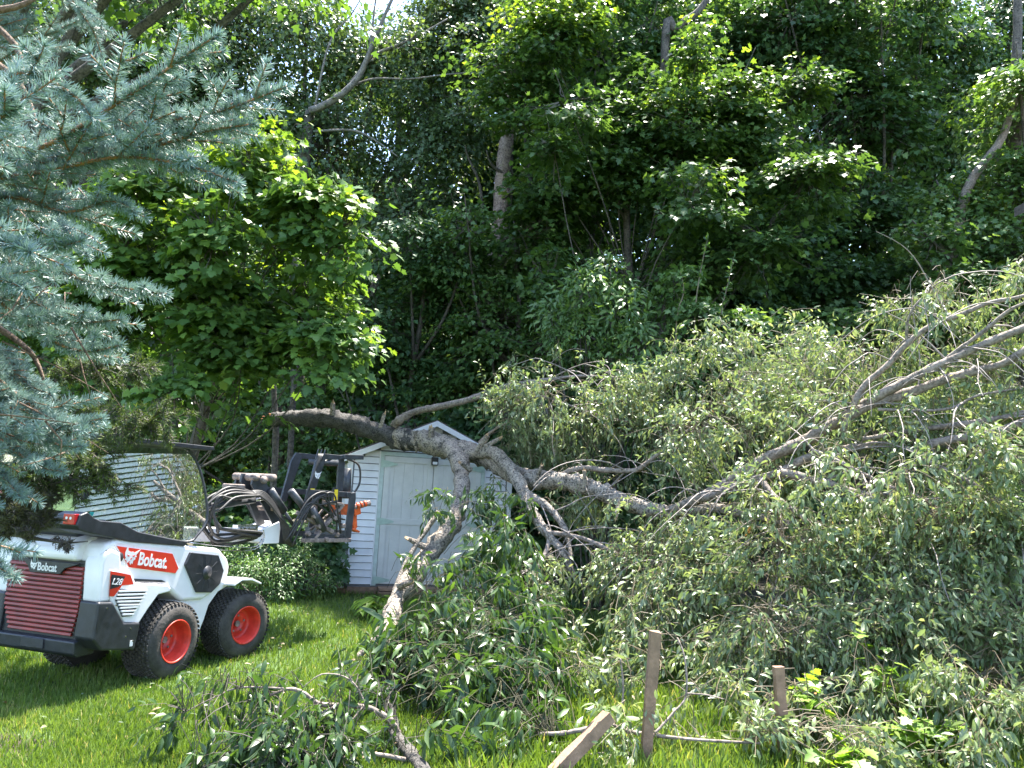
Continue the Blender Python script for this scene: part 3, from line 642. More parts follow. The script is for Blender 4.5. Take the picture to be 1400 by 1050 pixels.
for x in (DX0-.075, DX1+.06): MB().box((x, -.034, .12), (x+.015, -.0, 2.06)).build('siding_trim', S_['siding'], sh)
dt = MB().box((DX0-.058, -.032, .12), (DX0-.0, -.002, 2.06)).box((DX1, -.032, .12), (DX1+.058, -.002, 2.06)).box((DX0-.0, -.030, 2.0), (DX1, -.002, 2.06))
dt.build('door_frame', S_['trim'], sh, bevel=.003)
xm = (DX0+DX1)/2
for x0, x1 in ((DX0+.004, xm-.004), (xm+.004, DX1-.004)):
    d = empty('door'); d.parent = sh
    g = MB(); nb = 5
    for k in range(nb):
        a_ = x0+(x1-x0)*k/nb; b_ = x0+(x1-x0)*(k+1)/nb; g.box((a_+.0015, -.024, .15), (b_-.0015, -.006, 1.995))
    g.box((x0+.01, -.018, .16), (x1-.01, -.003, 1.99)); g.build('panel', S_['door'], d, bevel=.002)
    g = MB().box((x0, -.036, .15), (x0+.085, -.0245, 1.995)).box((x1-.085, -.036, .15), (x1, -.0245, 1.995))
    for z in (.15, 1.0, 1.91): g.box((x0+.085, -.035, z), (x1-.085, -.0246, z+.085))
    g.build('rail', S_['trim'] if 0 else S_['door'], d, bevel=.002)
    xh = x0 if x0 < 1 else x1
    s_ = 1 if x0 < 1 else -1
    for z in (.20, 1.04, 1.88):
        MB().prism([(xh-s_*.05, z-.05), (xh+s_*.02, z-.05), (xh+s_*.19, z-.012), (xh+s_*.19, z+.012), (xh+s_*.02, z+.05), (xh-s_*.05, z+.05)], -.041, -.0365).build('hinge', S_['hinge'], d)
MB().box((xm-.03, -.055, 1.05), (xm-.01, -.037, 1.2)).build('door_handle', S_['pole'], sh, bevel=.003)
lm = MB().box((xm-.045, -.085, 1.90), (xm+.055, -.037, 2.02)).build('porch_lamp', S_['pole'], sh, bevel=.006)
MB().box((xm-.03, -.095, 1.91), (xm+.04, -.086, 1.95)).build('lamp_lens', W_['white'], lm, bevel=.002)
# roof
rf = empty('roof'); rf.parent = sh
ov = .14; sl_ = (PK-EV)/(SW/2)
def slope(side):
    g = MB(); x0 = SW/2; x1 = -ov if side < 0 else SW+ov; n_ = 9
    for k in range(n_):
        xa = x0+(x1-x0)*k/n_; xb = x0+(x1-x0)*(k+1.06)/n_
        za = PK-abs(xa-SW/2)*sl_; zb = PK-abs(xb-SW/2)*sl_
        v = [(xa, -.16, za+.012), (xa, SD+.12, za+.012), (xb, SD+.12, zb+.024), (xb, -.16, zb+.024), (xa, -.16, za+.004), (xa, SD+.12, za+.004), (xb, SD+.12, zb+.012), (xb, -.16, zb+.012)]
        g.add(v, [(0,1,2,3),(7,6,5,4),(3,2,6,7),(0,3,7,4),(1,5,6,2),(0,4,5,1)])
    g.build('shingles', S_['shingle'], rf)
    MB().add([(x0, -.155, PK-.015), (x1, -.155, PK-.015-abs(x1-x0)*sl_), (x1, SD+.11, PK-.015-abs(x1-x0)*sl_), (x0, SD+.11, PK-.015),
              (x0, -.155, PK), (x1, -.155, PK-abs(x1-x0)*sl_), (x1, SD+.11, PK-abs(x1-x0)*sl_), (x0, SD+.11, PK)],
             [(3,2,1,0),(4,5,6,7),(0,1,5,4),(1,2,6,5),(2,3,7,6),(3,0,4,7)]).build('roof_deck', S_['wood'], rf)
    MB().add([(x0, -.175, PK-.085), (x1, -.175, PK-.085-abs(x1-x0)*sl_), (x1, -.175, PK-.0-abs(x1-x0)*sl_), (x0, -.175, PK-.0),
              (x0, -.157, PK-.085), (x1, -.157, PK-.085-abs(x1-x0)*sl_), (x1, -.157, PK-.0-abs(x1-x0)*sl_), (x0, -.157, PK-.0)],
             [(0,1,2,3),(7,6,5,4),(0,4,5,1),(3,2,6,7),(1,5,6,2),(0,3,7,4)]).build('fascia', S_['siding'], rf, bevel=.003)
    xe = x1; MB().box((min(xe, xe+.018*side), -.15, EV-.13), (max(xe, xe+.018*side), SD+.1, EV-.055)).build('eave_board', S_['siding'], rf)
slope(-1); slope(1)
g = MB().box((-.02, -.02, -.05), (SW+.02, SD, .10)); g.build('foundation', S_['wood'], sh)
g = MB()
for k in range(3): g.box((DX0+.02, -.30+.0*k, -.02+.05*k), (DX1-.2, -.045, .02+.05*k))
g.build('door_step', S_['wood'], sh, bevel=.004)
if 0: pass

# ------------------------------------------------------------------ house seen only as a reflection in the cab glass
hs = empty('house', (8.5, 2.5, 0), radians(90))
tag(hs, 'pale grey lap-sided house beyond the right edge, seen mirrored in the loader cab glass', 'house')
S_['house'] = flat('grey_house_siding', (.78, .76, .71), .6, nscale=1.5, nv=.05)
S_['house_gap'] = flat('dark_lap_shadow_gap', (.05, .05, .05), .8)
HL, HH = 9.0, 6.4
MB().box((.03, -5, 0), (HL-.03, -.03, HH)).build('wall', S_['house_gap'], hs)
sd = MB()
def hboard(z):
    a = np.array([0, 0, z]); b_ = np.array([HL, 0, z]); up = np.array([0, 0, 1.]); n_ = np.array([0, 1., 0])
    e2 = .118
    z0 = up*.026; v = [a-n_*.028+z0, b_-n_*.028+z0, b_+n_*.03+z0, a+n_*.03+z0, a-n_*.028+up*e2, b_-n_*.028+up*e2, b_-n_*.005+up*e2, a-n_*.005+up*e2]
    sd.add(v, [(3,2,1,0),(2,3,7,6),(4,5,6,7),(0,1,5,4),(0,4,7,3),(1,2,6,5)])
for k in range(53): hboard(.1+k*.118)
sd.build('siding', S_['house'], hs)
MB().add([(-.5,.5,HH),(HL+.5,.5,HH),(HL+.5,-2.5,HH+1.6),(-.5,-2.5,HH+1.6),(-.5,.5,HH+.15),(HL+.5,.5,HH+.15),(HL+.5,-2.5,HH+1.75),(-.5,-2.5,HH+1.75)],
         [(3,2,1,0),(4,5,6,7),(0,1,5,4),(1,2,6,5),(2,3,7,6),(3,0,4,7)]).build('roof', S_['shingle'], hs)

# ------------------------------------------------------------------ trees
def crown(parent, lobes, kind, dens, lsize, seed, young=0, name='crown', spray=.42, template=None, mat=None, limb_from=None, lmat=None, flatness=.55, nleaf=26, twigs=True, tr=.010, tiers=0, gap=-1.3):
    """lobes: (centre, radius). Sprays of leaves sit on and in each lobe; each spray hangs on a thin branchlet"""
    r = np.random.default_rng(seed); SP = []; SN = []; SO = []; SR = []
    for (c, rad) in lobes:
        c = np.asarray(c, float); n = max(6, int(dens*4*pi*rad*rad/nleaf))
        d = r.normal(size=(n, 3)); d[:, 1] -= .35; d[:, 2] += .15; d = unit(d)
        k = r.uniform(.25, 1.0, n)**.5*r.uniform(.9, 1.22, n); wob = 1+.22*np.sin(5*d[:, 0]+3*d[:, 2]+seed)+.12*np.sin(9*d[:, 2]+7*d[:, 0])
        p = c+d*(rad*k*wob)[:, None]*np.array([1, .85, .82])
        SP.append(p); SO.append(d); SR.append(np.full(n, rad)); SN.append(np.tile(c, (n, 1)))
    SP = np.concatenate(SP); SO = np.concatenate(SO); SC = np.concatenate(SN); SR = np.concatenate(SR)
    if tiers:
        ph = r.random()*6; f = 2*pi/tiers
        zq = tiers*np.round((SP[:, 2]+.25*np.sin(SP[:, 0]*1.3+ph)+.2*np.sin(SP[:, 1]*1.7+ph))/tiers)+r.normal(size=len(SP))*tiers*.10
        zq -= .25*np.sin(SP[:, 0]*1.3+ph)+.2*np.sin(SP[:, 1]*1.7+ph)
        SP[:, 2] = np.where(r.random(len(SP)) < .8, zq, SP[:, 2])
    gate = np.sin(SP[:, 0]*3.1+1.7*np.sin(SP[:, 2]*2.3+seed))+np.sin(SP[:, 2]*3.7+1.3*np.sin(SP[:, 0]*2.1+SP[:, 1]))+np.sin(SP[:, 1]*2.9+seed)+.8*r.normal(size=len(SP))
    ok = (SP[:, 2] > .12) & (gate > gap); SP, SO, SC, SR = SP[ok], SO[ok], SC[ok], SR[ok]
    n = len(SP)
    nrm = unit(np.array([0, 0, 1.])*flatness+SO*(1-flatness)*.8+r.normal(size=(n, 3))*.14)
    tt = unit(np.cross(nrm, r.normal(size=(n, 3)))); bb = np.cross(nrm, tt)
    m_ = nleaf
    a = r.random((n, m_))*2*pi; q = np.sqrt(r.random((n, m_)))*spray*r.uniform(.6, 1.25, (n, 1))
    rad_dir = np.cos(a)[..., None]*tt[:, None]+np.sin(a)[..., None]*bb[:, None]
    outw = SO*np.array([1, 1, .2])
    pos = SP[:, None]+rad_dir*q[..., None]*np.array([1, 1, .9])+r.normal(size=(n, m_, 3))*spray*.10
    pos[..., 2] -= .25*q**2/spray
    xd = unit(rad_dir*.7+outw[:, None]*.6+np.array([0, 0, -.30])+r.normal(size=(n, m_, 3))*.35)
    nr = unit(nrm[:, None]*1.0+r.normal(size=(n, m_, 3))*.38)
    sz = lsize*r.uniform(.6, 1.25, (n, m_))
    sp_r = r.random((n, 1)); rnd = np.clip(.10+.45*sp_r+.42*r.random((n, m_))**1.3, 0, 1)
    T = template or T_MAPLE_MID; fl_ = lambda x: x.reshape(-1, *x.shape[2:])
    isy = np.zeros(n, bool)
    if young:
        sc0 = (SO[:, 2]*.8+(SP[:, 2]-SP[:, 2].mean())/(SP[:, 2].std()+.1)*.35+r.normal(size=n)*.45); isy = sc0 > np.quantile(sc0, 1-young)
    my = np.repeat(isy, m_)
    P_, X_, N_, S2, R2 = fl_(pos), fl_(xd), fl_(nr), fl_(sz), fl_(rnd)
    leaves(name, T, P_[~my], X_[~my], N_[~my], S2[~my], R2[~my], mat or M['maple'], parent)
    if young: leaves('new_growth', T, P_[my], X_[my], N_[my], S2[my]*.9, r.random(my.sum()), M['maple_young'], parent)
    if twigs:
        g = MB()
        for i in range(0, n, 1):
            q0 = SC[i]+(SP[i]-SC[i])*.25; mid = (q0+SP[i])/2+r.normal(size=3)*.06*SR[i]-np.array([0, 0, .04])
            g.tube([q0, mid, SP[i], SP[i]+outw[i]*spray*.5], [tr, tr*.7, tr*.4, tr*.2], 3, False)
        g.build('branchlets', lmat or M['forest_bark'], parent)
    return n*m_
NL = 0
def tree(name, label, cat, base, top, lobes, tr_, kind='maple', dens=250, lsize=.12, seed=1, group=None, young=0, mat=None, bark=None, template=None, spray=.42, lean=None, limbs=True, flatness=.55, nleaf=26, twigs=True, tiers=.0, gap=-1.3):
    global NL
    t = empty(name); base = np.array(base, float); t.location = base
    r = np.random.default_rng(seed+100)
    top = np.array(top, float)-base
    L = [(np.array(c)-base, rd) for c, rd in lobes]
    g = MB(); k = 7; pts = [top*(i/k)+np.array([.10*sin(i*1.3+seed), .08*cos(i*1.7+seed), 0])*(i > 0) for i in range(k+1)]
    g.tube(pts, [tr_*(1.25 if i == 0 else 1-.75*i/k) for i in range(k+1)], 12, sm=3, bump=.04)
    g.build('trunk', bark or M['forest_bark'], t, True)
    if limbs:
        for c, rd in L:
            f = np.clip((c[2]-.9*rd)/max(top[2], .1)*.75, .12, .85); i = int(f*k); q0 = pts[i]
            mid = q0+(c-q0)*.5+np.array([0, 0, -.05])*np.linalg.norm(c-q0)+r.normal(size=3)*.15
            g = MB().tube([q0, mid, c, c+(c-mid)*.35], [v*(1 if len(L) < 13 else .30) for v in (tr_*.42, tr_*.30, tr_*.18, tr_*.07)], 7, sm=4, bump=.03); g.build('limb', bark or M['forest_bark'], t, True)
    NL += crown(t, L, kind, dens, lsize, seed, young, mat=mat, template=template, spray=spray, lmat=bark, flatness=flatness, nleaf=nleaf, twigs=twigs, tiers=tiers, gap=gap)
    tag(t, label, cat, group)
    return t
def B(px, py, Y, r): return (P(px, py, Y), r/F*Y)
def scatter(poly, Y, n, rr, seed, dY):
    """lobes of uneven size scattered inside an outline; the farther from the middle the deeper they sit"""
    r = np.random.default_rng(seed); P0 = np.array(poly, float); lo, hi = P0.min(0), P0.max(0); out = []; pts = []
    def inside(x, y):
        c = False; k = len(P0)-1
        for i in range(len(P0)):
            xi, yi = P0[i]; xj, yj = P0[k]
            if (yi > y) != (yj > y) and x < (xj-xi)*(y-yi)/(yj-yi)+xi: c = not c
            k = i
        return c
    while len(out) < n:
        best = None
        for _ in range(6):
            x, y = lo+(hi-lo)*r.random(2)
            if not inside(x, y): continue
            d = min([math.hypot(x-a, y-b) for a, b in pts] or [999])
            if best is None or d > best[0]: best = (d, x, y)
        if best is None: continue
        _, x, y = best; pts.append((x, y)); out.append(B(x, y, Y+dY*r.normal()*.55, r.uniform(*rr)))
    return out
def base_at(px, Y):
    p = P(px, 660, Y); return (p[0], p[1], 0)

# the near maple above the loader
tree('maple_tree', 'bright green maple with yellow-green new leaves, standing over the loader left of the shed', 'maple', base_at(245, 11.2), P(330, 260, 10.2),
     scatter([(370,200),(430,235),(480,275),(492,340),(488,420),(450,490),(370,530),(300,545),(230,545),(120,520),(110,400),(100,300),(180,250),(250,260),(310,215)], 9.7, 30, (32,62), 41, .8),
     .11, dens=430, lsize=.112, seed=3, young=.13, template=T_MAPLE, spray=.34, nleaf=16, tiers=.42, gap=-1.0, flatness=.62)
# mid maples right of centre
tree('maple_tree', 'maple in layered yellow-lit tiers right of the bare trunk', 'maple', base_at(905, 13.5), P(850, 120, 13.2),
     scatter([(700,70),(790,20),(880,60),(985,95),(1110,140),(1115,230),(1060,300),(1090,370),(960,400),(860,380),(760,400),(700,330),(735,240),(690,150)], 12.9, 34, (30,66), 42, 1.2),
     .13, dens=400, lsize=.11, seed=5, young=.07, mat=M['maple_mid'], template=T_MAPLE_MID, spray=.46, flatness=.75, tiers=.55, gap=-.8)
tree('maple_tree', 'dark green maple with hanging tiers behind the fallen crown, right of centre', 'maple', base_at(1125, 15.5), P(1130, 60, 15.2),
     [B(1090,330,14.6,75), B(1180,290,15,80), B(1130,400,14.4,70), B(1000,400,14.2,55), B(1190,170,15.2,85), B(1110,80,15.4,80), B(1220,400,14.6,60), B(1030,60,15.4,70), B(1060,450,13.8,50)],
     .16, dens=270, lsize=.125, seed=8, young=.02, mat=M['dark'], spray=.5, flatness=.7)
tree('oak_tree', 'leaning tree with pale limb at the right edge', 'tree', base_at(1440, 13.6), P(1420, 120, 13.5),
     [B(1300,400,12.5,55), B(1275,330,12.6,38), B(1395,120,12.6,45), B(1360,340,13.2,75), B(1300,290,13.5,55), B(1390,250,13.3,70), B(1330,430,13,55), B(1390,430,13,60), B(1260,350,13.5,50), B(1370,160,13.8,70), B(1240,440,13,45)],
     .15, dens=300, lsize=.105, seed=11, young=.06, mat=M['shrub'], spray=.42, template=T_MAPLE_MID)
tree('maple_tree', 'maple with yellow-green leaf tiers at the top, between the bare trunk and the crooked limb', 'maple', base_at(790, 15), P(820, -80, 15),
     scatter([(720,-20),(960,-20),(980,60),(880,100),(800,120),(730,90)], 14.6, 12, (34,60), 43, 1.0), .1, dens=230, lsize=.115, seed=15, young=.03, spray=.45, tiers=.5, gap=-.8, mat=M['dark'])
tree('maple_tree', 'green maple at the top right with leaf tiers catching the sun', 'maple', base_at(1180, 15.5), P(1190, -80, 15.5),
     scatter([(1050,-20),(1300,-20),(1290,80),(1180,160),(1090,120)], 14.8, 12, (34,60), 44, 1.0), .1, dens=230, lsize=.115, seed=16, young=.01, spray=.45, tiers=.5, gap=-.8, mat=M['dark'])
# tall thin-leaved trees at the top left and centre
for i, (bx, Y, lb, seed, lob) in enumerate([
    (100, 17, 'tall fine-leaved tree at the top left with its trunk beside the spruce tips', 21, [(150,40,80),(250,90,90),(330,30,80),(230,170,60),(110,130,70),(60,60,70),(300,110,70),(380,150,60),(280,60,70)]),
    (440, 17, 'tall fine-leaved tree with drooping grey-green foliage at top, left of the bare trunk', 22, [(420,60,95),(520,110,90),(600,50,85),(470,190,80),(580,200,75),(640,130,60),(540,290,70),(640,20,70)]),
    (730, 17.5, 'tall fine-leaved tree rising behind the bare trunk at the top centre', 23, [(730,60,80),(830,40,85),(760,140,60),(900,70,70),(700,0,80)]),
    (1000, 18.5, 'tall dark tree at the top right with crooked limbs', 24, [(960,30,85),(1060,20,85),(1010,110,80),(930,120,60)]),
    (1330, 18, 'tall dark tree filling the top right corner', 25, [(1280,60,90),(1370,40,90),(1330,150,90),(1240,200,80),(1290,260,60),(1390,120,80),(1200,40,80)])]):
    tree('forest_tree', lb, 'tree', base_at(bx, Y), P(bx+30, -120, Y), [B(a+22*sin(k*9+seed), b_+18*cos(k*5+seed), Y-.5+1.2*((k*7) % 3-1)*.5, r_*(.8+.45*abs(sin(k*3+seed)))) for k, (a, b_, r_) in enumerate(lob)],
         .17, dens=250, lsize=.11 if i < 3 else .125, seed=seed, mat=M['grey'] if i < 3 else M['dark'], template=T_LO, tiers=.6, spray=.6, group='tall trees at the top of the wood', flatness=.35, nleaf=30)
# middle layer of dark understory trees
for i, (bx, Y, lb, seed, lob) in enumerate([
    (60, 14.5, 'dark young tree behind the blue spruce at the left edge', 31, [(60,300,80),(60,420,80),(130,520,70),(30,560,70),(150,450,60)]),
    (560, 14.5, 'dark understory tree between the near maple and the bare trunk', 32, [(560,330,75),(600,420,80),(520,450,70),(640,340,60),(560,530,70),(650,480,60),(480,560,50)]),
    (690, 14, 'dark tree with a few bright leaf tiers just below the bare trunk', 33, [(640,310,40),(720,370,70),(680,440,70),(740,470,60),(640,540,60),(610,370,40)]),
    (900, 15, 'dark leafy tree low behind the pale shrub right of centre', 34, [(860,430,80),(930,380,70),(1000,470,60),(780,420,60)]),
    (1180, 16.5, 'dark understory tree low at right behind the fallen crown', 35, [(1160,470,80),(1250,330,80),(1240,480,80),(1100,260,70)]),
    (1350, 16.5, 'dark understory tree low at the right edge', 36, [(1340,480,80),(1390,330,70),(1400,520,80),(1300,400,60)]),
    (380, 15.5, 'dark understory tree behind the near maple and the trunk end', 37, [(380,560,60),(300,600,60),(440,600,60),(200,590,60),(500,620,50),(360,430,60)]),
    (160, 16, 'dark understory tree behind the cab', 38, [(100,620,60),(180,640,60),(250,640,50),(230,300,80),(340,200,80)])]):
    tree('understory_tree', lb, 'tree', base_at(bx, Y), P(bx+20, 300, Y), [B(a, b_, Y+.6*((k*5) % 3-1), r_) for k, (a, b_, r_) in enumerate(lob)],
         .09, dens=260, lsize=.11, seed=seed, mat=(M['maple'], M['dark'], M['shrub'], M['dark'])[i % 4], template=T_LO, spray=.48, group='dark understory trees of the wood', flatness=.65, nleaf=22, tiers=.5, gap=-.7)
print('LEAVES', NL)
# far trees, sharing two prototypes
def far_proto(seed, mat):
    r = np.random.default_rng(seed); lob = []
    for k in range(13):
        a = r.random()*2*pi; lob.append(((1.9*cos(a)*r.random()**.5, 1.6*sin(a)*r.random()**.5, 2.0+8.6*k/13+r.random()), r.uniform(1.1, 1.7)))
    return tree('woodland_tree', 'x', 'tree', (0, 0, 0), (0.2, 0, 11), lob, .16, dens=75, lsize=.17, seed=seed, mat=mat, template=T_LO, spray=.7, group='far trees of the wood', nleaf=24, twigs=False)
protos = [far_proto(51, M['dark']), far_proto(52, M['maple'])]
spots = []
r4 = np.random.default_rng(9)
for row, (Y, n_) in enumerate(((20, 7), (24.5, 8), (30, 9))):
    for k in range(n_):
        spots.append((( (k+.5+.25*r4.normal())/n_-.5)*Y*1.50, Y+1.2*r4.normal()))
order = ['far left', 'left', 'left of centre', 'centre', 'right of centre', 'right', 'far right']
kids = lambda o: [c for c in bpy.data.objects if c.parent == o]
kd = [kids(p) for p in protos]
for i, (x, y) in enumerate(spots):
    src = protos[i % 2]
    if i < 2: o = src
    else:
        o = src.copy(); col.objects.link(o)
        for c in kd[i % 2]:
            cc = c.copy(); col.objects.link(cc); cc.parent = o
    o.location = (x, y, 0); o.rotation_euler = (0, 0, i*1.7); s_ = .95+.3*r4.random(); o.scale = (s_, s_, s_*(1+.12*r4.random()))
    o['label'] = 'far woodland tree glimpsed through gaps in the nearer foliage'
# a far mass closing the gaps low down
r = np.random.default_rng(77); n_ = 45000
xx = (r.random(n_)*2-1)*38; yy = 36+4*r.random(n_); zz = r.random(n_)**1.1*9.5*(1+.2*np.sin(xx*.5))
tag(leaves('distant_woodland', T_LO, np.stack([xx, yy, zz], 1), r.normal(size=(n_, 3)), r.normal(size=(n_, 3)), .55*r.uniform(.6, 1.3, n_), r.random(n_), M['dark']),
    'dense dark green woodland closing the view behind all the trees', 'woodland', kind='stuff')

tree('elm_tree', 'grey-leaved elm whose drooping sprays cross in front of the bare upright trunk', 'elm', base_at(655, 15.8), P(720, -60, 15.0),
     [B(700,60,14.2,55), B(690,140,14.1,38), B(640,60,14.4,45), B(760,40,14.5,50), B(560,60,14.6,45), B(640,150,14.4,30)], .09, dens=110, lsize=.085, seed=91, mat=M['grey'], template=T_LO, spray=.4, flatness=.3, gap=-.6, limbs=False)
tree('added_shade_maple', 'added tall maple at the left, boughs above the frame placed to shade the loader', 'maple', (-7.6, 9.4, 0), (-6.4, 9.2, 9.5),  # added tree: boughs out of frame block sun over loader and left lawn
     [((-3.9, 8.1, 8.4), 1.0), ((-3.2, 8.8, 8.5), .9), ((-3.4, 9.8, 8.6), 1.0), ((-5.0, 8.4, 8.0), 1.1), ((-5.0, 10.0, 8.5), 1.2), ((-6.3, 9.2, 8.8), 1.4), ((-3.5, 7.2, 8.6), .9), ((-4.2, 7.0, 8.4), 1.0)],
     .2, dens=85, lsize=.13, seed=93, template=T_MAPLE_MID, spray=.4, gap=-.6)
# bare broken trunk in the middle
t = empty('dead_tree', base_at(672, 15.2)); b0 = np.array(t.location)
g = MB(); tp = [(672,640,15.2),(676,430,15.2),(684,290,15.1),(688,230,15.1),(694,180,15.2),(697,110,15.2),(702,20,15.2),(706,-60,15.2)]
g.tube([P(*p)-b0 for p in tp], [.19,.18,.16,.15,.13,.11,.09,.07], 14, sm=6, bump=.07); g.build('trunk', M['dead_bark'], t, True)
for pl in ([(690,285),(665,300),(640,330),(618,345)], [(684,275),(700,260),(712,240),(722,232)], [(692,185),(708,150),(718,118)], [(692,240),(672,225),(665,205)], [(660,290),(655,250),(640,215),(636,200)], [(695,120),(720,125),(738,118)], [(640,330),(625,325),(615,320)], [(697,100),(670,90),(640,95)]):
    MB().tube([P(a, b_, 15.0-.12*k)-b0 for k, (a, b_) in enumerate(pl)], np.linspace(.04, .012, len(pl)), 6, sm=4, bump=.05).build('limb', M['forest_bark'], t, True)
tag(t, 'bare pinkish-brown broken trunk standing upright in the middle of the wood', 'dead tree')
# hanging broken limb at the top left
t = empty('leaning_tree', base_at(405, 15.4)); b0 = np.array(t.location)
MB().tube([P(405,640,15.4)-b0, P(408,400,15.3)-b0, P(415,240,15.2)-b0, P(424,152,15.0)-b0], [.15,.13,.11,.10], 12, sm=5, bump=.06).build('trunk', M['forest_bark'], t, True)
for pl, rad in (([(424,152),(455,138),(487,110),(502,80),(518,40),(540,-10)], .085), ([(470,128),(495,95),(512,75),(560,55),(612,26)], .05), ([(502,85),(508,50),(512,10),(518,-20)], .035), ([(470,123),(510,108),(560,108),(610,102),(660,98)], .028), ([(430,180),(480,178),(510,190),(545,215)], .03), ([(430,150),(450,60),(480,20),(495,-5)], .025)):
    MB().tube([P(a, b_, 14.9-.1*k)-b0 for k, (a, b_) in enumerate(pl)], np.linspace(rad, rad*.35, len(pl)), 7, sm=5, bump=.05).build('limb', M['limb_grey'], t, True)
tag(t, 'tree with smooth grey forked limbs reaching up and right at the top left', 'tree')
# other trunks and bare limbs
for nm, lb, pl, Y, rad, mt in (
    ('tree_trunk', 'upright dark trunk at the top left, left one of a close pair', [(222,640),(220,300),(218,120),(221,-20)], 16, .13, 'forest_bark'),
    ('tree_trunk', 'upright lighter trunk at the top left, right one of a close pair', [(238,640),(240,300),(244,120),(252,-20)], 16.3, .17, 'forest_bark'),
    ('tree_trunk', 'thin dark trunk behind the broken end of the fallen tree', [(378,665),(377,600),(374,520),(380,400)], 11.9, .055, 'forest_bark'),
    ('tree_trunk', 'slim trunk left of the shed, behind the grapple', [(402,665),(400,560),(408,440)], 12.8, .06, 'forest_bark'),
    ('bare_limb', 'pale leaning trunk lit by the sun near the right edge', [(1290,640),(1296,420),(1308,320),(1322,260),(1344,224),(1370,188),(1392,120)], 13.0, .10, 'limb'),
    ('tree_trunk', 'upright trunk at the right edge of the wood', [(1385,640),(1388,300),(1390,120),(1392,-20)], 13.6, .12, 'forest_bark'),
    ('bare_limb', 'crooked dark limb arching at the top, right of centre', [(905,200),(908,90),(925,40),(955,15),(975,-15)], 13.8, .09, 'forest_bark'),
    ('tree_trunk', 'dark trunk showing through the foliage right of centre', [(1140,640),(1150,300),(1145,120)], 15.2, .14, 'forest_bark')):
    b0 = np.array(base_at(pl[0][0], Y)); o = empty(nm, b0); pts = [np.array([0, 0, -.02])]+[P(a, c_, Y)-b0 for a, c_ in pl[1:]]
    MB().tube(pts, np.linspace(rad, rad*.6, len(pts)), 12, sm=6, bump=.05).build('trunk', M[mt], o, True)
    tag(o, lb, 'trunk')

# ------------------------------------------------------------------ shrubs
def shrub(name, label, px, Y, lobes, seed, mat, lsize, dens, template, spray=.25, cat='shrub', group=None, flatness=.4, nleaf=20, stem=.012):
    b0 = np.array(base_at(px, Y)); t = empty(name, b0)
    L = [(P(a, b_, y_)-b0, r_/F*y_) for a, b_, y_, r_ in lobes]
    g = MB(); r = np.random.default_rng(seed)
    for c, rd in L:
        for k in range(3):
            e = c+r.normal(size=3)*rd*.3; g.tube([r.normal(size=3)*[.08, .08, 0], e*.5+r.normal(size=3)*.08, e], [stem*1.6, stem, stem*.5], 5, sm=3)
    g.build('stems', M['forest_bark'], t, True)
    crown(t, L, 'x', dens, lsize, seed, 0, name='foliage', spray=spray, template=template, mat=mat, flatness=flatness, nleaf=nleaf, tr=.005)
    return tag(t, label, cat, group)
shrub('bush', 'leafy green bush between the loader front wheel and the shed', 380, 10.6, [(345,785,10.2,32),(385,775,10.4,38),(420,785,10.6,30),(375,805,10.2,24),(410,765,10.9,30),(330,765,10.5,25),(440,800,10.8,16)], 61, M['shrub'], .055, 900, T_LENS, spray=.15)
shrub('bush', 'dark ivy-like bush under the grapple, against the shed side', 430, 11.6, [(350,745,11.2,32),(400,735,11.3,30),(445,745,11.3,28),(310,740,11.3,28),(455,780,11.2,16)], 62, M['dark'], .10, 500, T_MAPLE_MID, spray=.2)
shrub('bush', 'dark shrub behind the lift arm, beneath the near maple', 330, 12.8, [(300,690,12.6,40),(360,680,12.8,45),(420,660,13,40),(250,700,12.4,40)], 63, M['dark'], .10, 330, T_MAPLE_MID, spray=.25)
shrub('bush', 'pale-leaved shrub in the middle of the wood edge, above the shed ridge', 820, 11.0, [(800,395,10.9,38),(850,415,10.8,42),(790,460,10.9,38),(870,470,10.7,40),(905,410,11.0,30),(760,430,11,26),(835,370,11.0,26)], 64, M['shrub'], .12, 330, T_LENS, spray=.3, flatness=.3)
shrub('bush', 'tall shrub with two upright pale shoots right of centre', 960, 10.6, [(950,430,10.5,34),(1000,450,10.5,38),(960,500,10.3,42),(1040,480,10.6,36),(930,385,10.7,24),(900,530,10.2,42),(1065,455,10.7,26),(1120,470,10.6,24)], 65, M['shrub'], .10, 330, T_MAPLE_MID, spray=.28)
shrub('bush', 'dense shrub at the wood edge behind the fallen crown, far right', 1290, 11.5, [(1130,520,11.6,50),(1220,560,11.4,50),(1310,560,11.4,55),(1380,570,11.2,50),(1160,440,11.9,35)], 66, M['maple'], .10, 280, T_MAPLE_MID, spray=.3)
shrub('bush', 'dark shrub right behind the shed roof', 700, 13.6, [(700,600,13.4,50),(640,590,13.6,40),(760,580,13.2,50),(820,560,13,50),(560,590,13.9,40),(740,700,12.8,60),(840,660,12.6,60)], 67, M['dark'], .12, 280, T_MAPLE_MID, spray=.3)
shrub('bush', 'dark shrub on the ground right of the shed, under the fallen limbs', 900, 11.3, [(880,740,11,50),(960,720,11,55),(1050,720,11,60),(1150,720,10.8,60),(1250,700,10.8,60),(1350,700,10.6,60),(800,770,11.4,40)], 68, M['dark'], .11, 240, T_MAPLE_MID, spray=.3)
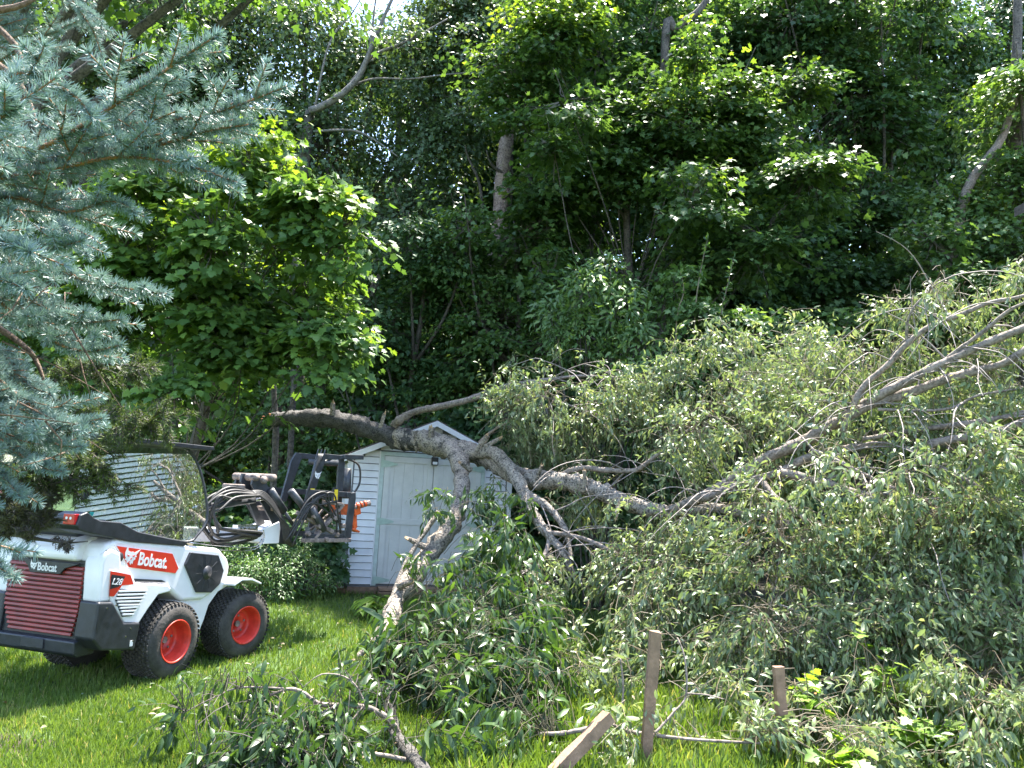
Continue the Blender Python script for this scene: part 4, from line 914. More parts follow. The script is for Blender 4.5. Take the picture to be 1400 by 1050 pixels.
# upright shoots
t = empty('sapling_shoots', base_at(960, 10.4)); b0 = np.array(t.location); g = MB(); ps = []
for pl in ([(950,430),(960,360),(968,325)], [(985,440),(995,390),(1003,352)], [(925,440),(935,400),(930,372)]):
    q = [P(a, b_, 10.3)-b0 for a, b_ in pl]; g.tube([q[0]-[0, 0, 1.5]]+q, [.012, .010, .007, .003], 5, sm=3)
    for k in range(46):
        f = rng.random(); ps.append(q[0]+(q[2]-q[0])*f+(q[1]-(q[0]+q[2])/2)*4*f*(1-f)*.5)
g.build('stems', M['twig'], t, True); ps = np.array(ps); dd = unit(rng.normal(size=(len(ps), 3))+[0, 0, .5])
leaves('foliage', T_LENS, ps, dd, rng.normal(size=(len(ps), 3))+[0, 0, 1], .085, rng.random(len(ps)), M['shrub'], t)
tag(t, 'three upright leafy shoots standing above the shrubs right of centre', 'sapling')
def plant(name, label, x, y, n, h, mat, ls, tmpl, seed, spread=.25, cat='plant'):
    r = np.random.default_rng(seed); t = empty(name, (x, y, 0)); g = MB(); ps = []; dd = []; nn = []
    for k in range(n):
        a = r.random()*2*pi; e = np.array([cos(a)*spread*r.random()**.5, sin(a)*spread*r.random()**.5, h*r.uniform(.5, 1)])
        g.tube([e*[.2, .2, 0], e*[.6, .6, .7], e], [.005, .004, .002], 4, sm=2)
        for j in range(6):
            aa = r.random()*2*pi; f = r.uniform(.55, 1); ps.append(e*f); dd.append((cos(aa), sin(aa), .1-.5*r.random())); nn.append((r.normal()*.3, r.normal()*.3, 1))
    g.build('stems', M['twig'], t, True); leaves('foliage', tmpl, ps, dd, nn, ls*r.uniform(.7, 1.3, len(ps)), r.random(len(ps)), mat, t)
    return tag(t, label, cat)
p = P(505, 838, 9.4); plant('broadleaf_plant', 'low bright green broad-leaved plant in the grass before the shed corner', p[0], p[1], 16, .28, M['lime'], .20, T_LENS, 71)
for (a, b_, Y, lb, sd_, n_, hh) in ((1110, 920, 5.3, 'yellow-green vine leaves beside the short wooden stake', 72, 7, .42), (1200, 870, 5.6, 'yellow-green vine leaves showing through the fallen crown', 73, 6, .7), (1265, 985, 5.0, 'large patch of lime vine leaves low at the right', 74, 18, .35), (1150, 1010, 4.6, 'lime vine leaves at the bottom edge between stakes and right corner', 75, 9, .22)):
    p = P(a, b_, Y); plant('vine_plant', lb, p[0], p[1], n_, max(p[2], .15)+.05, M['lime'], .088, T_MAPLE, sd_, .24)

# ------------------------------------------------------------------ wooden stakes
def stake(label, a, b_, Y0_, Y1_, w0, z_in=.0):
    p1 = P(*b_, Y1_); p0 = P(*a, Y0_)
    d = (p0-p1); 
    p0 = p1+d*((p1[2]+.12)/(p1[2]-p0[2])) if p1[2] > p0[2] else p0
    o = empty('wooden_stake', (p0[0], p0[1], 0)); g = MB(); k = 8
    b0 = np.array([p0[0], p0[1], 0]); dd = unit(p1-p0); u = unit(np.cross(dd, (0, 1, .2))); v = np.cross(dd, u); r = np.random.default_rng(int(Y0_*100))
    vs = []; 
    for i in range(k+1):
        c = p0+(p1-p0)*i/k-b0
        for sx, sy in ((-1,-1),(1,-1),(1,1),(-1,1)): vs.append(c+u*sx*w0/2*(1+.05*r.normal())+v*sy*w0/2*(1+.05*r.normal())+(dd*r.uniform(0, .008) if i == k else 0))
    fs = [(i*4+j, i*4+(j+1) % 4, (i+1)*4+(j+1) % 4, (i+1)*4+j) for i in range(k) for j in range(4)]+[(3,2,1,0), (k*4, k*4+1, k*4+2, k*4+3)]
    g.add(vs, fs).build('post', S_['wood'], o, bevel=.003)
    return tag(o, label, 'stake', 'old wooden stakes in the long grass')
stake('tallest wooden stake, nearly upright, left of the two standing ones', (885,1010), (896,864), 4.75, 4.75, .062)
stake('shorter upright wooden stake right of the tall one', (1070,1000), (1064,912), 5.0, 5.0, .062)
stake('tilted wooden stake leaning to the right at the bottom edge', (770,1045), (832,980), 4.35, 4.5, .068)

# ------------------------------------------------------------------ fallen tree
ft = empty('fallen_tree', (0, 0, 0)); LP = []
tag(ft, 'fallen cherry tree, broken trunk resting on the shed, leafy crown over the lawn', 'fallen tree')
def limb(pl, Ys, rads, mat='limb', name='limb', n=9, sm=6, bump=.05, rec=True, zmin=None):
    Ys = np.interp(np.linspace(0, 1, len(pl)), np.linspace(0, 1, len(Ys)), Ys); rads = np.interp(np.linspace(0, 1, len(pl)), np.linspace(0, 1, len(rads)), rads)
    pts = np.array([P(a, b_, y) for (a, b_), y in zip(pl, Ys)]); pts[:, 2] = np.maximum(pts[:, 2], rads*.6)
    ps, rs = smooth(pts, rads, sm)
    rs = rs*(1+.05*np.sin(np.arange(len(rs))*.55+len(rs))+.06*rng.normal(size=len(rs)))
    if bump > .04:
        ps = ps+rng.normal(size=ps.shape)*rs[:, None]*.045
    MB().tube(ps, rs, n, bump=bump).build(name, M[mat], ft, True)
    if rec: LP.append(np.concatenate([ps, rs[:, None]], 1))
    return ps
trunk = [(372,574),(400,572),(440,572),(480,578),(515,590),(545,600),(575,603),(605,610),(640,618),(670,628),(700,648),(735,656),(775,658),(810,668),(840,680),(880,695),(920,700)]
YT = [11.3,11.2,11.1,11.05,11.0,10.95,10.9,10.7,10.4,10.1,9.8,9.5,9.2,8.9,8.7,8.4,8.2]
RT = [.09,.115,.125,.13,.135,.14,.145,.15,.135,.12,.105,.105,.10,.095,.085,.075,.06]
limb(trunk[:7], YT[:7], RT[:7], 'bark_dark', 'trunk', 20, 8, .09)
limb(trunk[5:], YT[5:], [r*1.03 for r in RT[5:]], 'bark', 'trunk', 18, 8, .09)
limb([(920,700),(970,694),(1030,705),(1080,717),(1110,745),(1150,790)], [8.2,7.2], [.06,.02], 'bark')
# splintered end
g = MB(); e0 = P(372,574,11.3)
for k in range(16):
    a = rng.random()*2*pi; rr_ = .085*rng.random()**.5; s0 = e0+np.array([.04, rr_*cos(a), rr_*sin(a)])
    g.tube([s0, s0+[-.06-.14*rng.random(), .02*rng.normal(), .02*rng.normal()]], [.022, .003], 4)
g.build('splinters', M['split_wood'], ft)
# short snapped stubs along trunk and limbs, pale at the break
r6 = np.random.default_rng(44)
for (a_, b_, y_, dx, dz, ln_, rd_) in ((455,566,11.0,-.2,1,.16,.035),(520,586,10.9,.3,1,.22,.03),(590,596,10.7,.1,1,.12,.045),(655,612,9.95,.6,.8,.20,.04),(668,608,9.9,.9,.5,.16,.03),(735,650,9.35,.3,1,.14,.025),(800,664,8.85,-.2,1,.18,.022),(845,690,8.4,.2,-1,.16,.02),(640,640,9.7,-.9,.3,.14,.03),(575,745,8.7,-1,.3,.15,.03),(550,800,8.3,1,.6,.14,.028)):
    p0 = P(a_, b_, y_); d_ = unit(np.array([dx, -.4, dz])+.15*r6.normal(size=3)); p1 = p0+d_*ln_
    MB().tube([p0-d_*.05, (p0+p1)/2, p1], [rd_*1.25, rd_, rd_*.8], 8, bump=.12).build('stub', M['bark'], ft, False)
    g = MB()
    for _ in range(6):
        q = p1+r6.normal(size=3)*rd_*.35; g.tube([q-d_*.02, q+d_*r6.uniform(.01, .05)], [rd_*.35, .002], 4)
    g.build('broken_wood', M['split_wood_pale'], ft)
# down-hanging limbs by the fork
limb([(612,612),(628,630),(632,655),(630,680),(627,697),(613,724),(583,762),(560,795),(539,828),(529,873),(521,893)], [10.5,10.1,9.8,9.5,9.3,9.0,8.8,8.5,8.2,7.3,6.8], [.10,.11,.10,.095,.095,.10,.11,.11,.09,.06,.045], 'bark', n=16, bump=.09)
limb([(521,893),(530,930),(534,965),(540,1000),(556,1025),(585,1060)], [6.8,6.1,5.5,5.0,4.7,4.4], [.045,.035,.03,.034,.038,.036], 'bark_dark', n=12)
limb([(520,860),(512,874),(488,903)], [7.4,7.2], [.035,.028], 'bark')
limb([(600,700),(560,760),(535,820),(528,850)], [8.9,8.0], [.03,.02], 'bark')
limb([(640,622),(672,618),(695,638),(712,664),(721,688),(740,719),(762,745),(776,767),(785,790)], [10.2,9.9,9.6,9.3,9.1,8.8,8.6,8.5,8.4], [.09,.085,.085,.08,.07,.055,.05,.04,.03], 'bark', n=12)
limb([(716,672),(748,693),(767,714),(776,735),(781,764)], [9.2,8.6], [.05,.025], 'bark')
limb([(736,712),(750,735),(745,758),(733,780),(730,808)], [8.8,8.3], [.03,.018])
limb([(745,728),(779,732),(802,738),(829,750),(848,760),(860,778)], [8.7,8.0], [.028,.018])
limb([(848,758),(875,765),(905,772),(950,790)], [8.1,7.6], [.016,.008])
limb([(702,648),(733,646),(764,650),(781,643),(802,640),(829,643),(868,643),(886,632),(915,608),(945,586)], [9.6,8.4], [.04,.035,.03,.028,.02], n=8)
limb([(538,582),(548,573),(570,562),(600,556),(640,547),(670,536),(700,527),(750,519),(800,514),(850,518),(890,520)], [10.9,10.8,10.5,10.2,9.9], [.065,.05,.045,.04,.02,.008])
limb([(700,530),(760,548),(820,568),(900,585),(960,590)], [10.2,9.2], [.018,.006])
limb([(750,519),(790,500),(830,492)], [10,9.8], [.01,.004])
limb([(655,605),(672,590),(700,575),(740,560),(760,545)], [10.1,9.7], [.02,.006])
limb([(900,700),(925,694),(960,678),(1000,657),(1045,627),(1100,603),(1135,582),(1152,574),(1194,551),(1246,536),(1291,519),(1340,506),(1372,497),(1415,470)], [8.3,8.0,7.7,7.4,7.2,7.0,6.8,6.5], [.040,.050,.055,.054,.048,.042,.036,.028], n=14)
limb([(1180,556),(1201,541),(1240,521),(1282,500),(1340,473),(1420,440)], [7.2,6.6], [.05,.03], n=10)
limb([(960,682),(1020,660),(1060,648),(1100,628),(1140,616),(1194,609),(1250,606),(1310,604),(1343,609),(1380,619)], [7.8,6.8], [.042,.042,.035,.028,.020], n=12)
limb([(1065,645),(1125,660),(1180,677),(1222,691),(1300,712),(1392,738)], [7.4,6.5], [.045,.036,.022], n=10)
limb([(1040,655),(1060,680),(1100,710),(1140,760),(1165,830)], [7.5,6.7], [.032,.010])
limb([(1150,595),(1178,532),(1214,499),(1240,470),(1275,444),(1311,431),(1350,415),(1385,408),(1420,400)], [7.2,6.6], [.030,.024,.016])
limb([(1240,470),(1240,444),(1249,421),(1272,396),(1285,385)], [7,6.8], [.014,.006])
limb([(1280,505),(1304,483),(1347,451),(1379,425),(1410,410)], [6.9,6.5], [.022,.014])
limb([(1180,600),(1243,590),(1291,583),(1356,574),(1420,560)], [7.2,6.4], [.022,.028], n=9)
limb([(1250,612),(1308,600),(1356,592),(1415,572)], [6.9,6.3], [.035,.035], n=9)
limb([(1110,615),(1149,632),(1194,655),(1243,677),(1298,698),(1360,725),(1420,752)], [7.0,6.1], [.018,.013])
limb([(1240,612),(1266,629),(1317,655),(1389,698),(1420,720)], [6.8,6.2], [.02,.014])
limb([(1200,560),(1290,560),(1340,540),(1410,530)], [7.0,6.5], [.014,.01])
limb([(1060,680),(1068,720),(1062,790),(1045,860)], [7.2,6.4], [.012,.005])
limb([(1210,840),(1240,880),(1260,920),(1300,950),(1370,952)], [6.4,5.6], [.012,.008])
limb([(1110,745),(1180,800),(1260,840),(1330,860),(1400,900)], [6.9,6.0], [.018,.01])
# long branches lying in the grass by the stakes
limb([(735,1003),(765,1003),(800,997),(830,990),(860,1000),(900,1006),(960,1012),(1040,1016)], [4.9,4.85], [.012,.015,.012,.007])
limb([(830,990),(848,975),(852,940),(848,900)], [4.9,4.95], [.009,.005])
limb([(745,1028),(790,1032),(830,1030),(880,1030)], [4.7,4.75], [.009,.006])
limb([(895,1003),(920,975),(938,950),(936,900),(926,872)], [4.85,5.1], [.008,.005])
limb([(938,948),(965,950),(990,956)], [5.05,5.1], [.006,.003])
# the near left limb with its twigs
limb([(545,1003),(532,984),(510,970),(496,966),(464,964),(436,962),(416,948),(396,942),(370,950),(348,960)], [4.9,4.6,4.5], [.020,.016,.012,.006], n=7)
limb([(464,964),(440,975),(420,1000),(392,1040)], [4.6,4.4], [.007,.004])
limb([(396,942),(330,940),(290,955),(250,975)], [4.5,4.45], [.006,.003])
limb([(560,1040),(500,1030),(440,1045),(380,1060)], [4.6,4.3], [.012,.006])
limb([(500,966),(488,940),(470,925),(440,922),(414,940)], [4.6,4.5], [.006,.003])
limb([(497,966),(480,985),(455,1000)], [4.6,4.5], [.006,.003])
LPT = np.concatenate(LP); TK = LPT[LPT[:, 3] > .036]

def foliage(blobs, seed, mat, lsz, name, twmat, hang=.50, nl=14, maxd=1.6, tw=.0035, sprl=.30, thin=False, gap=-.55, near_set=False):
    r = np.random.default_rng(seed); tw_ = MB(); PS = []; XD = []; NR = []; SZ = []; RN = []
    for (px, py, Y, rp, n) in blobs:
        c = P(px, py, Y); rad = rp/F*Y
        for _ in range(n):
            d = r.normal(size=3); d /= np.linalg.norm(d); p = c+d*rad*r.random()**.4*np.array([1, .9, 1])
            if np.sin(p[0]*4.1+1.9*np.sin(p[2]*3.3+seed))+np.sin(p[2]*5.3+p[1]*2.0)+np.sin(p[1]*3.7+1.3*p[0])+.8*r.normal() < gap: continue
            if p[2] < .08: p[2] = .08+.25*r.random()
            DT = np.linalg.norm((TK[:, :3]-p)*[1, .8, 1], axis=1); k_ = int(np.argmin(DT))
            if DT[k_] < .34 and p[1] < TK[k_, 1]+.05 and r.random() < (.65 if not near_set else .1): continue
            D = np.linalg.norm(LPT[:, :3]-p, axis=1)+.15*r.random(len(LPT)); i = int(np.argmin(D)); q0 = LPT[i, :3]
            if D[i] > .32: q0 = p+unit(unit(q0-p)+r.normal(size=3)*.45)*.32*r.uniform(.5, 1.2)
            out = unit(p-q0); e = p+unit(out+np.array([0, 0, -.55])+r.normal(size=3)*.35)*sprl*r.uniform(.5, 1.3)
            if e[2] < .03: e[2] = .03+.05*r.random()
            mid = (q0+p)/2+np.array([0, 0, .08])+r.normal(size=3)*.04
            tk = .0030
            tw_.tube([q0, mid, p, (p+e)/2+[0, 0, .015], e], [tk, tk*.75, tk*.5, tk*.4, .0012], 4, False, sm=2)
            m_ = r.integers(nl-4, nl+5)
            f = np.linspace(-.35, 1, m_); seg = np.where(f[:, None] < 0, p+(mid-p)*(-f[:, None]), p+(e-p)*f[:, None])
            ax = unit(e-p); a = r.random(m_)*2*pi; s1 = unit(np.cross(ax, (0, 0, 1.01))); s2 = np.cross(ax, s1)
            rad_ = np.cos(a)[:, None]*s1+np.sin(a)[:, None]*s2
            hg = np.clip(r.normal(hang, .45, (m_, 1)), -.3, 1.6)
            xd = unit(ax*.55+rad_*.7+np.array([0, 0, -1.])*hg)
            nr = rad_*.6+r.normal(size=(m_, 3))*.5+np.array([0, 0, .5])
            PS.append(seg+xd*.012); XD.append(xd); NR.append(nr); SZ.append(lsz*r.uniform(.75, 1.15)*r.uniform(.5, 1.3, m_)); RN.append(np.clip(.15+.3*r.random()+.5*r.random(m_)**1.4, 0, .93)+(r.random(m_) < .02)*.1)
    leaves(name, T_LONG if near_set else T_LENS, np.concatenate(PS), np.concatenate(XD), np.concatenate(NR), np.concatenate(SZ), np.concatenate(RN), mat, ft)
    tw_.build('twigs', twmat, ft)
    print(name, sum(len(x) for x in PS))
far = []
for (px, py, Y, rp, n) in [
    (700,540,10,45,40),(760,560,9.8,55,60),(840,560,9.6,60,80),(920,560,9.2,60,85),(1000,560,9,60,90),(1080,530,8.6,60,90),(1010,500,9.2,45,50),(1100,470,9,35,30),
    (720,610,9.9,50,60),(800,610,9.5,55,85),(880,620,9,60,100),(960,620,8.6,60,100),(1040,580,8.2,60,90),(1140,550,7.8,60,90),(1230,540,7.4,60,80),(1330,520,7.2,60,70),(1390,470,7,45,45),
    (1230,480,7.4,30,25),(1280,400,6.9,26,30),(1250,430,7,18,14),(1310,430,7,25,14),(1215,415,7.2,18,12),(1390,380,6.8,25,22),(1345,470,7,30,24),
    (800,700,8.8,50,70),(880,720,8.2,60,110),(960,740,7.6,65,120),(1050,680,7.3,60,90),(1150,640,6.9,60,90),(1250,640,6.6,60,90),(1350,620,6.4,60,90),(1400,600,6.3,50,50),
    (850,790,7.9,50,80),(930,820,7.3,60,100),(1030,800,6.9,65,120),(1130,770,6.6,65,120),(1230,740,6.4,65,120),(1330,740,6.2,65,120),(1390,740,6.1,50,60),
    (1060,880,6.3,60,90),(1150,870,6.1,60,100),(1250,850,6.0,65,120),(1350,850,5.8,65,120),(1400,900,5.6,50,70),
    (980,900,6.3,50,55),(1000,960,5.6,45,40),(1100,980,5.3,45,40),(1200,950,5.4,50,60),(1300,960,5.2,55,80),(1380,990,5.0,50,70),(1330,1030,4.8,45,50),
    (870,860,7,45,55),(800,830,7.6,40,45),(760,790,8.2,35,40),(860,930,6.2,45,35),(780,900,6.2,40,30),(930,1000,5.1,40,30),(850,1040,4.7,35,22),(1040,1030,4.9,40,30),(1180,1040,4.8,40,25)]:
    
    if px > 900 and py < 720: Y += .45; n *= .85
    if px > 1150 and py < 480: n *= .6
    if 900 > px and py < 600: Y -= .35; n *= 1.2
    elif 900 > px and py < 720: Y += .30; n *= 1.15
    if py > 860 and px < 1000: n *= .45
    far.append((px, py, Y, rp, int(n*2.0)))
    if py < 720 and px > 960: far.append((px, py+12, Y-.9, rp, int(n*.75)))
for (px, py, Y, rp, n) in [(1010,470,8.6,50,60),(1080,450,8.4,45,45),(950,500,8.9,50,60),(870,520,9.2,50,50),(780,510,9.7,45,35),(1150,500,8.0,45,50),(690,500,10,35,22),(1200,520,7.6,40,40),(1270,490,7.2,35,30),(1350,430,6.9,30,22),(1330,560,6.9,50,50),(1250,580,7.0,50,50),(1390,540,6.6,40,35),(1120,590,7.2,50,50),(940,600,8.2,50,50)]:
    far.append((px, py, Y, rp, int(n*1.3)))
foliage(far, 5, M['cherry'], .075, 'foliage', M['twig'])
near = [(530,900,6.0,26,16),(535,945,5.5,28,18),(548,985,4.9,28,14),(520,860,6.8,20,8),(650,700,7.8,35,9),(700,740,7.4,38,30),(600,790,7.2,24,14),(560,880,6.2,30,30),(520,960,5.4,25,20),(660,690,9.0,30,22),(690,760,7.9,35,40),(650,750,7.4,25,16),(640,800,7.0,40,50),(700,830,6.6,45,60),(620,860,6.2,45,60),(680,890,5.9,50,75),(590,910,5.8,40,50),(640,950,5.4,50,75),(710,940,5.5,45,60),(740,870,6.2,45,50),
        (600,990,5.0,45,55),(680,1010,4.8,50,60),(740,1000,5,35,30),(590,1040,4.7,35,35),(555,850,7.2,25,20),(540,900,6.3,28,24),(600,690,8.6,22,12),(700,700,8.8,30,22),(570,770,8,15,6),(760,930,5.8,30,22)]
near = [(a, b_, c, d, int(n*1.05)) for a, b_, c, d, n in near]
foliage(near, 6, M['cherry_dark'], .122, 'foliage', M['twig_green'], near_set=True, hang=.95, nl=14, sprl=.26)
left = [(300,955,4.5,28,14),(350,945,4.5,28,14),(250,975,4.45,18,8),(400,990,4.4,38,26),(450,1000,4.5,38,30),(340,1020,4.3,40,30),(400,1045,4.2,45,34),(480,1040,4.4,45,36),(470,935,4.6,22,9),(520,950,5,28,18),(290,1040,4.2,28,14),(540,1010,4.6,28,20)]
foliage(left, 8, M['cherry_dark'], .085, 'foliage', M['twig_dark'], hang=.75, nl=8, gap=-9, sprl=.2, thin=True)

# long thin whips arching down out of the crown
r5 = np.random.default_rng(31); allp = LPT[(LPT[:, 3] < .05) & (LPT[:, 0] > .3) & (LPT[:, 1] > 5.9)]
for k in range(170):
    a = allp[r5.integers(len(allp))]; p = a[:3].copy(); L = r5.uniform(.5, 1.5); d = unit(np.array([r5.normal()*.8, -.55+.5*r5.normal(), .35+.4*r5.normal()])); pts = [p]
    for j in range(6):
        d = unit(d+np.array([0, 0, -.26])+r5.normal(size=3)*.13); p = p+d*L/6; p[2] = max(p[2], .03); pts.append(p)
    MB().tube(pts, np.linspace(r5.uniform(.005, .010), .002, 7), 5, False, sm=2).build('branch', M['whip'], ft, True)

# ------------------------------------------------------------------ blue spruce, close on the left
sp = empty('blue_spruce', (-2.6, 2.3, 0)); b0 = np.array([-2.6, 2.3, 0])
tag(sp, 'blue spruce at the left edge, its blue-green needled branches reaching in close', 'spruce')
MB().tube([(0, 0, -.05), (0.03, .02, 1), (0, 0, 2), (.02, 0, 3), (0, 0, 4.5)], [.14, .12, .10, .08, .03], 12, sm=5, bump=.05).build('trunk', M['spruce_bark'], sp, True)
NP = []; NX = []; NS = []; NRn = []; stems = MB(); OP = []; OX = []
rs = np.random.default_rng(12)
def needles(p0, p1, r0=.0, fresh=1, L=.024, dens=1250):
    d = p1-p0; Ln = np.linalg.norm(d); d = d/Ln; n = int(Ln*dens)
    f = rs.random(n); a = rs.random(n)*2*pi; u = unit(np.cross(d, (0.1, .2, 1))); v = np.cross(d, u)
    rad = np.cos(a)[:, None]*u+np.sin(a)[:, None]*v
    xd = unit(rad*.95+d*rs.uniform(.25, .7, (n, 1))+np.array([0, 0, .22]))
    pos = p0+d*(f*Ln)[:, None]+rad*.0015
    if fresh: NP.append(pos); NX.append(xd); NS.append(L*rs.uniform(.8, 1.15, n)); NRn.append(np.clip(.2+.3*rs.random()+.4*f*rs.random(n)+.25*rs.random(n), 0, 1))
    else: OP.append(pos); OX.append(xd)
    # tip burst
    if fresh:
        m_ = 26; xd = unit(d+rs.normal(size=(m_, 3))*.55); NP.append(np.tile(p1, (m_, 1))); NX.append(xd); NS.append(L*.85*np.ones(m_)); NRn.append(rs.uniform(.5, 1, m_))
def shoot(p0, d, L, lvl):
    d = unit(d); k = max(2, int(L/.05)); pts = [p0]
    for i in range(k): d = unit(d+rs.normal(size=3)*.05+np.array([0, 0, .02])); pts.append(pts[-1]+d*L/k)
    stems.tube(pts, np.linspace(.0034 if lvl < 2 else .0026, .0016, len(pts)), 5, False)
    for i in range(k): needles(pts[i], pts[i+1]) if i < k-1 else needles(pts[i], pts[i+1])
    if lvl < 3:
        n = int(L/.055)
        for i in range(n):
            f = (i+.5)/n*.85; q = pts[min(int(f*k), k-1)]; side = 1 if (i+lvl) % 2 else -1
            lat = unit(np.cross(d, (0, 0, 1)))*side
            shoot(q, d*.75+lat*.65+np.array([0, 0, .12*rs.normal()]), L*(.58-.30*f)*rs.uniform(.7, 1.2), lvl+1)
def branch(pl, Ys, rads=(.012, .0022), sub=.26, start=.25, gap=.075, old=True):
    Ys = np.interp(np.linspace(0, 1, len(pl)), np.linspace(0, 1, len(Ys)), Ys)
    pts = np.array([P(a, b_, y)-b0 for (a, b_), y in zip(pl, Ys)])
    root = np.array([0, 0, max(.3, pts[0][2]+.1)]); pts = np.vstack([root, (root+pts[0])/2+[0, 0, -.03], pts])
    ps, rr_ = smooth(pts, np.array([rads[0], rads[0]*.85]+list(np.linspace(.0065, rads[1], len(pts)-2))), 8)
    stems.tube(ps, rr_, 6, True)
    cum = np.concatenate([[0], np.cumsum(np.linalg.norm(np.diff(ps, axis=0), axis=1))]); Lt = cum[-1]
    L0 = .30*Lt
    for i in range(len(ps)-1):
        if cum[i] > L0: needles(ps[i], ps[i+1], fresh=1 if cum[i] > .42*Lt else 0, dens=2000)
    x = L0; j = 0
    while x < Lt-.04:
        i = np.searchsorted(cum, x)-1; d = unit(ps[i+1]-ps[i]); side = 1 if j % 2 else -1
        lat = unit(np.cross(d, (0, 0, 1)))*side; rem = (Lt-x)/Lt
        shoot(ps[i], d*.8+lat*.7+np.array([0, 0, .10+.22*rs.normal()]), min(sub, .06+.5*(Lt-x))*rs.uniform(.65, 1.1), 2 if rem > .25 else 2)
        j += 1; x += gap*rs.uniform(.7, 1.3)
branch([(-60,235),(60,200),(130,160),(200,115),(260,72),(298,48)], [1.75,1.6], sub=.20)
branch([(-40,215),(80,190),(180,170),(290,155),(392,118)], [1.95,1.7], sub=.22)
branch([(-40,245),(80,215),(190,205),(280,180),(345,170)], [1.9,1.75], sub=.2)
branch([(-60,250),(60,235),(160,215),(250,225),(325,250)], [1.8,1.75], sub=.2)
branch([(-60,190),(0,120),(40,100),(100,130),(125,160)], [1.5,1.5], sub=.15)
branch([(-80,200),(-20,170),(15,150),(12,125)], [1.4,1.35], sub=.14)
branch([(-60,280),(20,270),(90,290),(150,275),(185,290)], [1.9,1.8], sub=.2)
branch([(-80,300),(-10,330),(60,340),(110,330)], [1.9,1.8], sub=.18)
branch([(-60,330),(40,350),(120,385),(175,395),(228,402)], [2.1,1.95], sub=.2)
branch([(-60,300),(0,380),(60,420),(100,440),(165,437)], [2.2,2.0], sub=.2)
branch([(-60,380),(20,430),(80,470),(120,480),(165,472)], [2.2,2.05], sub=.2)
branch([(-60,320),(-10,330),(20,335),(40,345)], [1.5,1.4], sub=.13)
branch([(-80,400),(-20,380),(10,385),(35,395)], [1.5,1.45], sub=.12)
branch([(-60,470),(0,520),(50,560),(85,580),(140,572)], [2.3,2.1], sub=.2)
branch([(-60,520),(10,560),(45,592),(80,608),(112,612)], [2.3,2.1], sub=.2)
branch([(-60,560),(0,600),(25,620),(55,638),(85,645)], [2.2,2.1], sub=.2)
branch([(-60,600),(-10,640),(10,660),(30,680)], [2.2,2.1], sub=.14)
branch([(-60,420),(-10,480),(30,520),(70,540)], [2.4,2.3], sub=.2)
branch([(-60,680),(-30,740),(-10,770),(22,790)], [2.0,1.9], sub=.12)
branch([(-60,110),(20,70),(80,40),(130,20)], [3.2,3.3], sub=.26)
branch([(-60,60),(10,20),(60,-20),(140,-30)], [3.0,3.2], sub=.26)
branch([(-60,-20),(60,-30),(120,30),(140,80)], [3.0,3.2], sub=.26)
branch([(-60,160),(30,250),(80,300),(120,350)], [2.6,2.4], sub=.22)
branch([(-60,250),(0,330),(30,400),(60,450)], [2.6,2.5], sub=.22)
NP = np.concatenate(NP); NX = np.concatenate(NX); NS = np.concatenate(NS); NRn = np.concatenate(NRn)
print('needles', len(NP))
leaves('needles', T_NEEDLE, NP, NX, rs.normal(size=NP.shape), NS, NRn, M['needle'], sp)
if OP:
    OP = np.concatenate(OP); OX = np.concatenate(OX); leaves('old_needles', T_NEEDLE, OP, OX, rs.normal(size=OP.shape), .02, rs.random(len(OP)), M['needle_old'], sp)
stems.build('branches', M['spruce_twig'], sp, True)
for k in range(22):    # brown dead inner twigs
    q = P(rs.uniform(-20, 110), rs.uniform(230, 640), rs.uniform(1.9, 2.5))-b0; dd_ = unit(np.array([.8, -.2, -.5])+.5*rs.normal(size=3)); Ld = rs.uniform(.10, .32)
    MB().tube([q, q+dd_*Ld*.5+rs.normal(size=3)*.01, q+dd_*Ld], [.0028, .002, .001], 4).build('dead_twig', M['spruce_bark'], sp, True)
g = MB()    # dead inner limbs
for pl in ([(-100,60),(0,90),(40,140),(60,220)], [(-100,420),(-20,440),(40,480),(60,520)], [(-100,540),(0,560),(40,600)], [(-60,20),(20,10),(60,-10)], [(-80,640),(0,560),(20,500)], [(-60,0),(20,60),(30,130)]):
    MB().tube([P(a, b_, 2.35)-b0 for a, b_ in pl], np.linspace(.016, .004, len(pl)), 6, sm=4).build('dead_limb', M['spruce_bark'], sp, True)

# ------------------------------------------------------------------ juniper between spruce and loader
jb = np.array([-3.35, 4.3, 0]); ju = empty('juniper', jb); tag(ju, 'dull green juniper hanging over the loader hood beside the spruce', 'juniper')
MB().tube([(0, 0, -.05), (.05, .05, 1.2), (0, 0, 3.2)], [.07, .06, .02], 10, sm=6, bump=.05).build('trunk', M['spruce_bark'], ju, True)
JP = []; JX = []; js = MB(); JB = []; JBX = []
def jspray(p, d, L, lvl, brown, bare=0):
    d = unit(d); q = p+d*L; js.tube([p, (p+q)/2+rs.normal(size=3)*.01, q], [.003 if lvl else .005, .002, .001], 3, False)
    n = int(L*(260 if not bare else 60)); f = rs.random(n); x = unit(d+rs.normal(size=(n, 3))*.5)
    (JB if brown else JP).append(p+(q-p)*f[:, None]); (JBX if brown else JX).append(x)
    if lvl < 2:
        for k in range(7 if lvl == 0 else 4):
            f = .15+.8*rs.random(); jspray(p+(q-p)*f, d+rs.normal(size=3)*.55, L*(.6-.25*f), lvl+1, brown, bare)
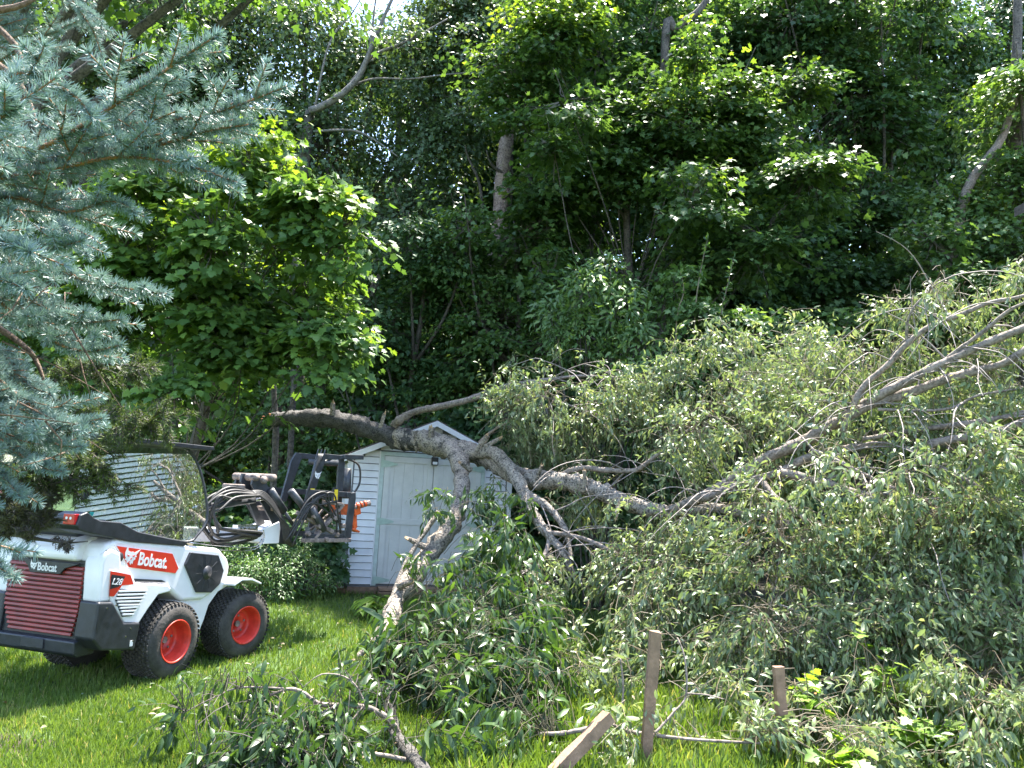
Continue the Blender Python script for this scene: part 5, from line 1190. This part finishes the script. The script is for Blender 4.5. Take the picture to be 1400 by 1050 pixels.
def jbranch(pl, Y, n, brown=0, L=.17, bare=0):
    pts = np.array([P(a, b_, y)-jb for (a, b_), y in zip(pl, np.linspace(Y[0], Y[1], len(pl)))]); root = np.array([0, 0, max(.4, pts[0][2]-.05)])
    ps, rr_ = smooth(np.vstack([root, pts]), np.linspace(.014, .003, len(pts)+1), 8); js.tube(ps, rr_, 5, False)
    for k in range(n):
        i = int((.3+.7*rs.random())*(len(ps)-2)); d = unit(ps[i+1]-ps[i])
        jspray(ps[i], d+rs.normal(size=3)*.5+np.array([0, 0, -.15]), L*rs.uniform(.6, 1.2), 0 if n < 60 else 0, brown, bare)
jbranch([(-20,600),(80,585),(160,570),(235,580)], (4.4,4.2), 42)
jbranch([(-20,560),(60,520),(130,500),(190,500)], (4.6,4.4), 30)
jbranch([(0,650),(80,640),(125,635),(150,645)], (4.3,4.1), 18)
jbranch([(0,680),(40,670),(80,660),(110,655)], (4.3,4.1), 14)
jbranch([(-30,640),(10,650),(35,668),(55,680)], (4.2,4.1), 44, 1, .14)
jbranch([(-30,680),(0,690),(25,700),(45,705)], (4.2,4.1), 34, 1, .12)
jbranch([(-30,720),(0,725),(20,712),(38,722)], (4.1,4.0), 18, 1, .09)
jbranch([(-30,600),(20,600),(50,620),(75,640)], (4.4,4.2), 22, 1, .14)
jbranch([(0,730),(60,738),(90,742),(120,740)], (4.1,4.0), 7, 1, .06, 1)
jbranch([(-30,610),(40,625),(90,615),(130,620)], (4.3,4.1), 18)
leaves('foliage', T_NEEDLE, np.concatenate(JP), np.concatenate(JX), rs.normal(size=(sum(map(len, JP)), 3)), .028, rs.random(sum(map(len, JP))), M['juniper'], ju)
leaves('brown_foliage', T_NEEDLE, np.concatenate(JB), np.concatenate(JBX), rs.normal(size=(sum(map(len, JB)), 3)), .026, rs.random(sum(map(len, JB))), M['juniper_brown'], ju)
js.build('branches', M['twig_dark'], ju)

# put the fallen tree's own origin on the lawn at the middle of its length
FO = Vector((1.2, 8.2, 0)); ft.location = FO
for c in [o for o in bpy.data.objects if o.parent == ft]: c.matrix_parent_inverse = Matrix.Translation(-FO)
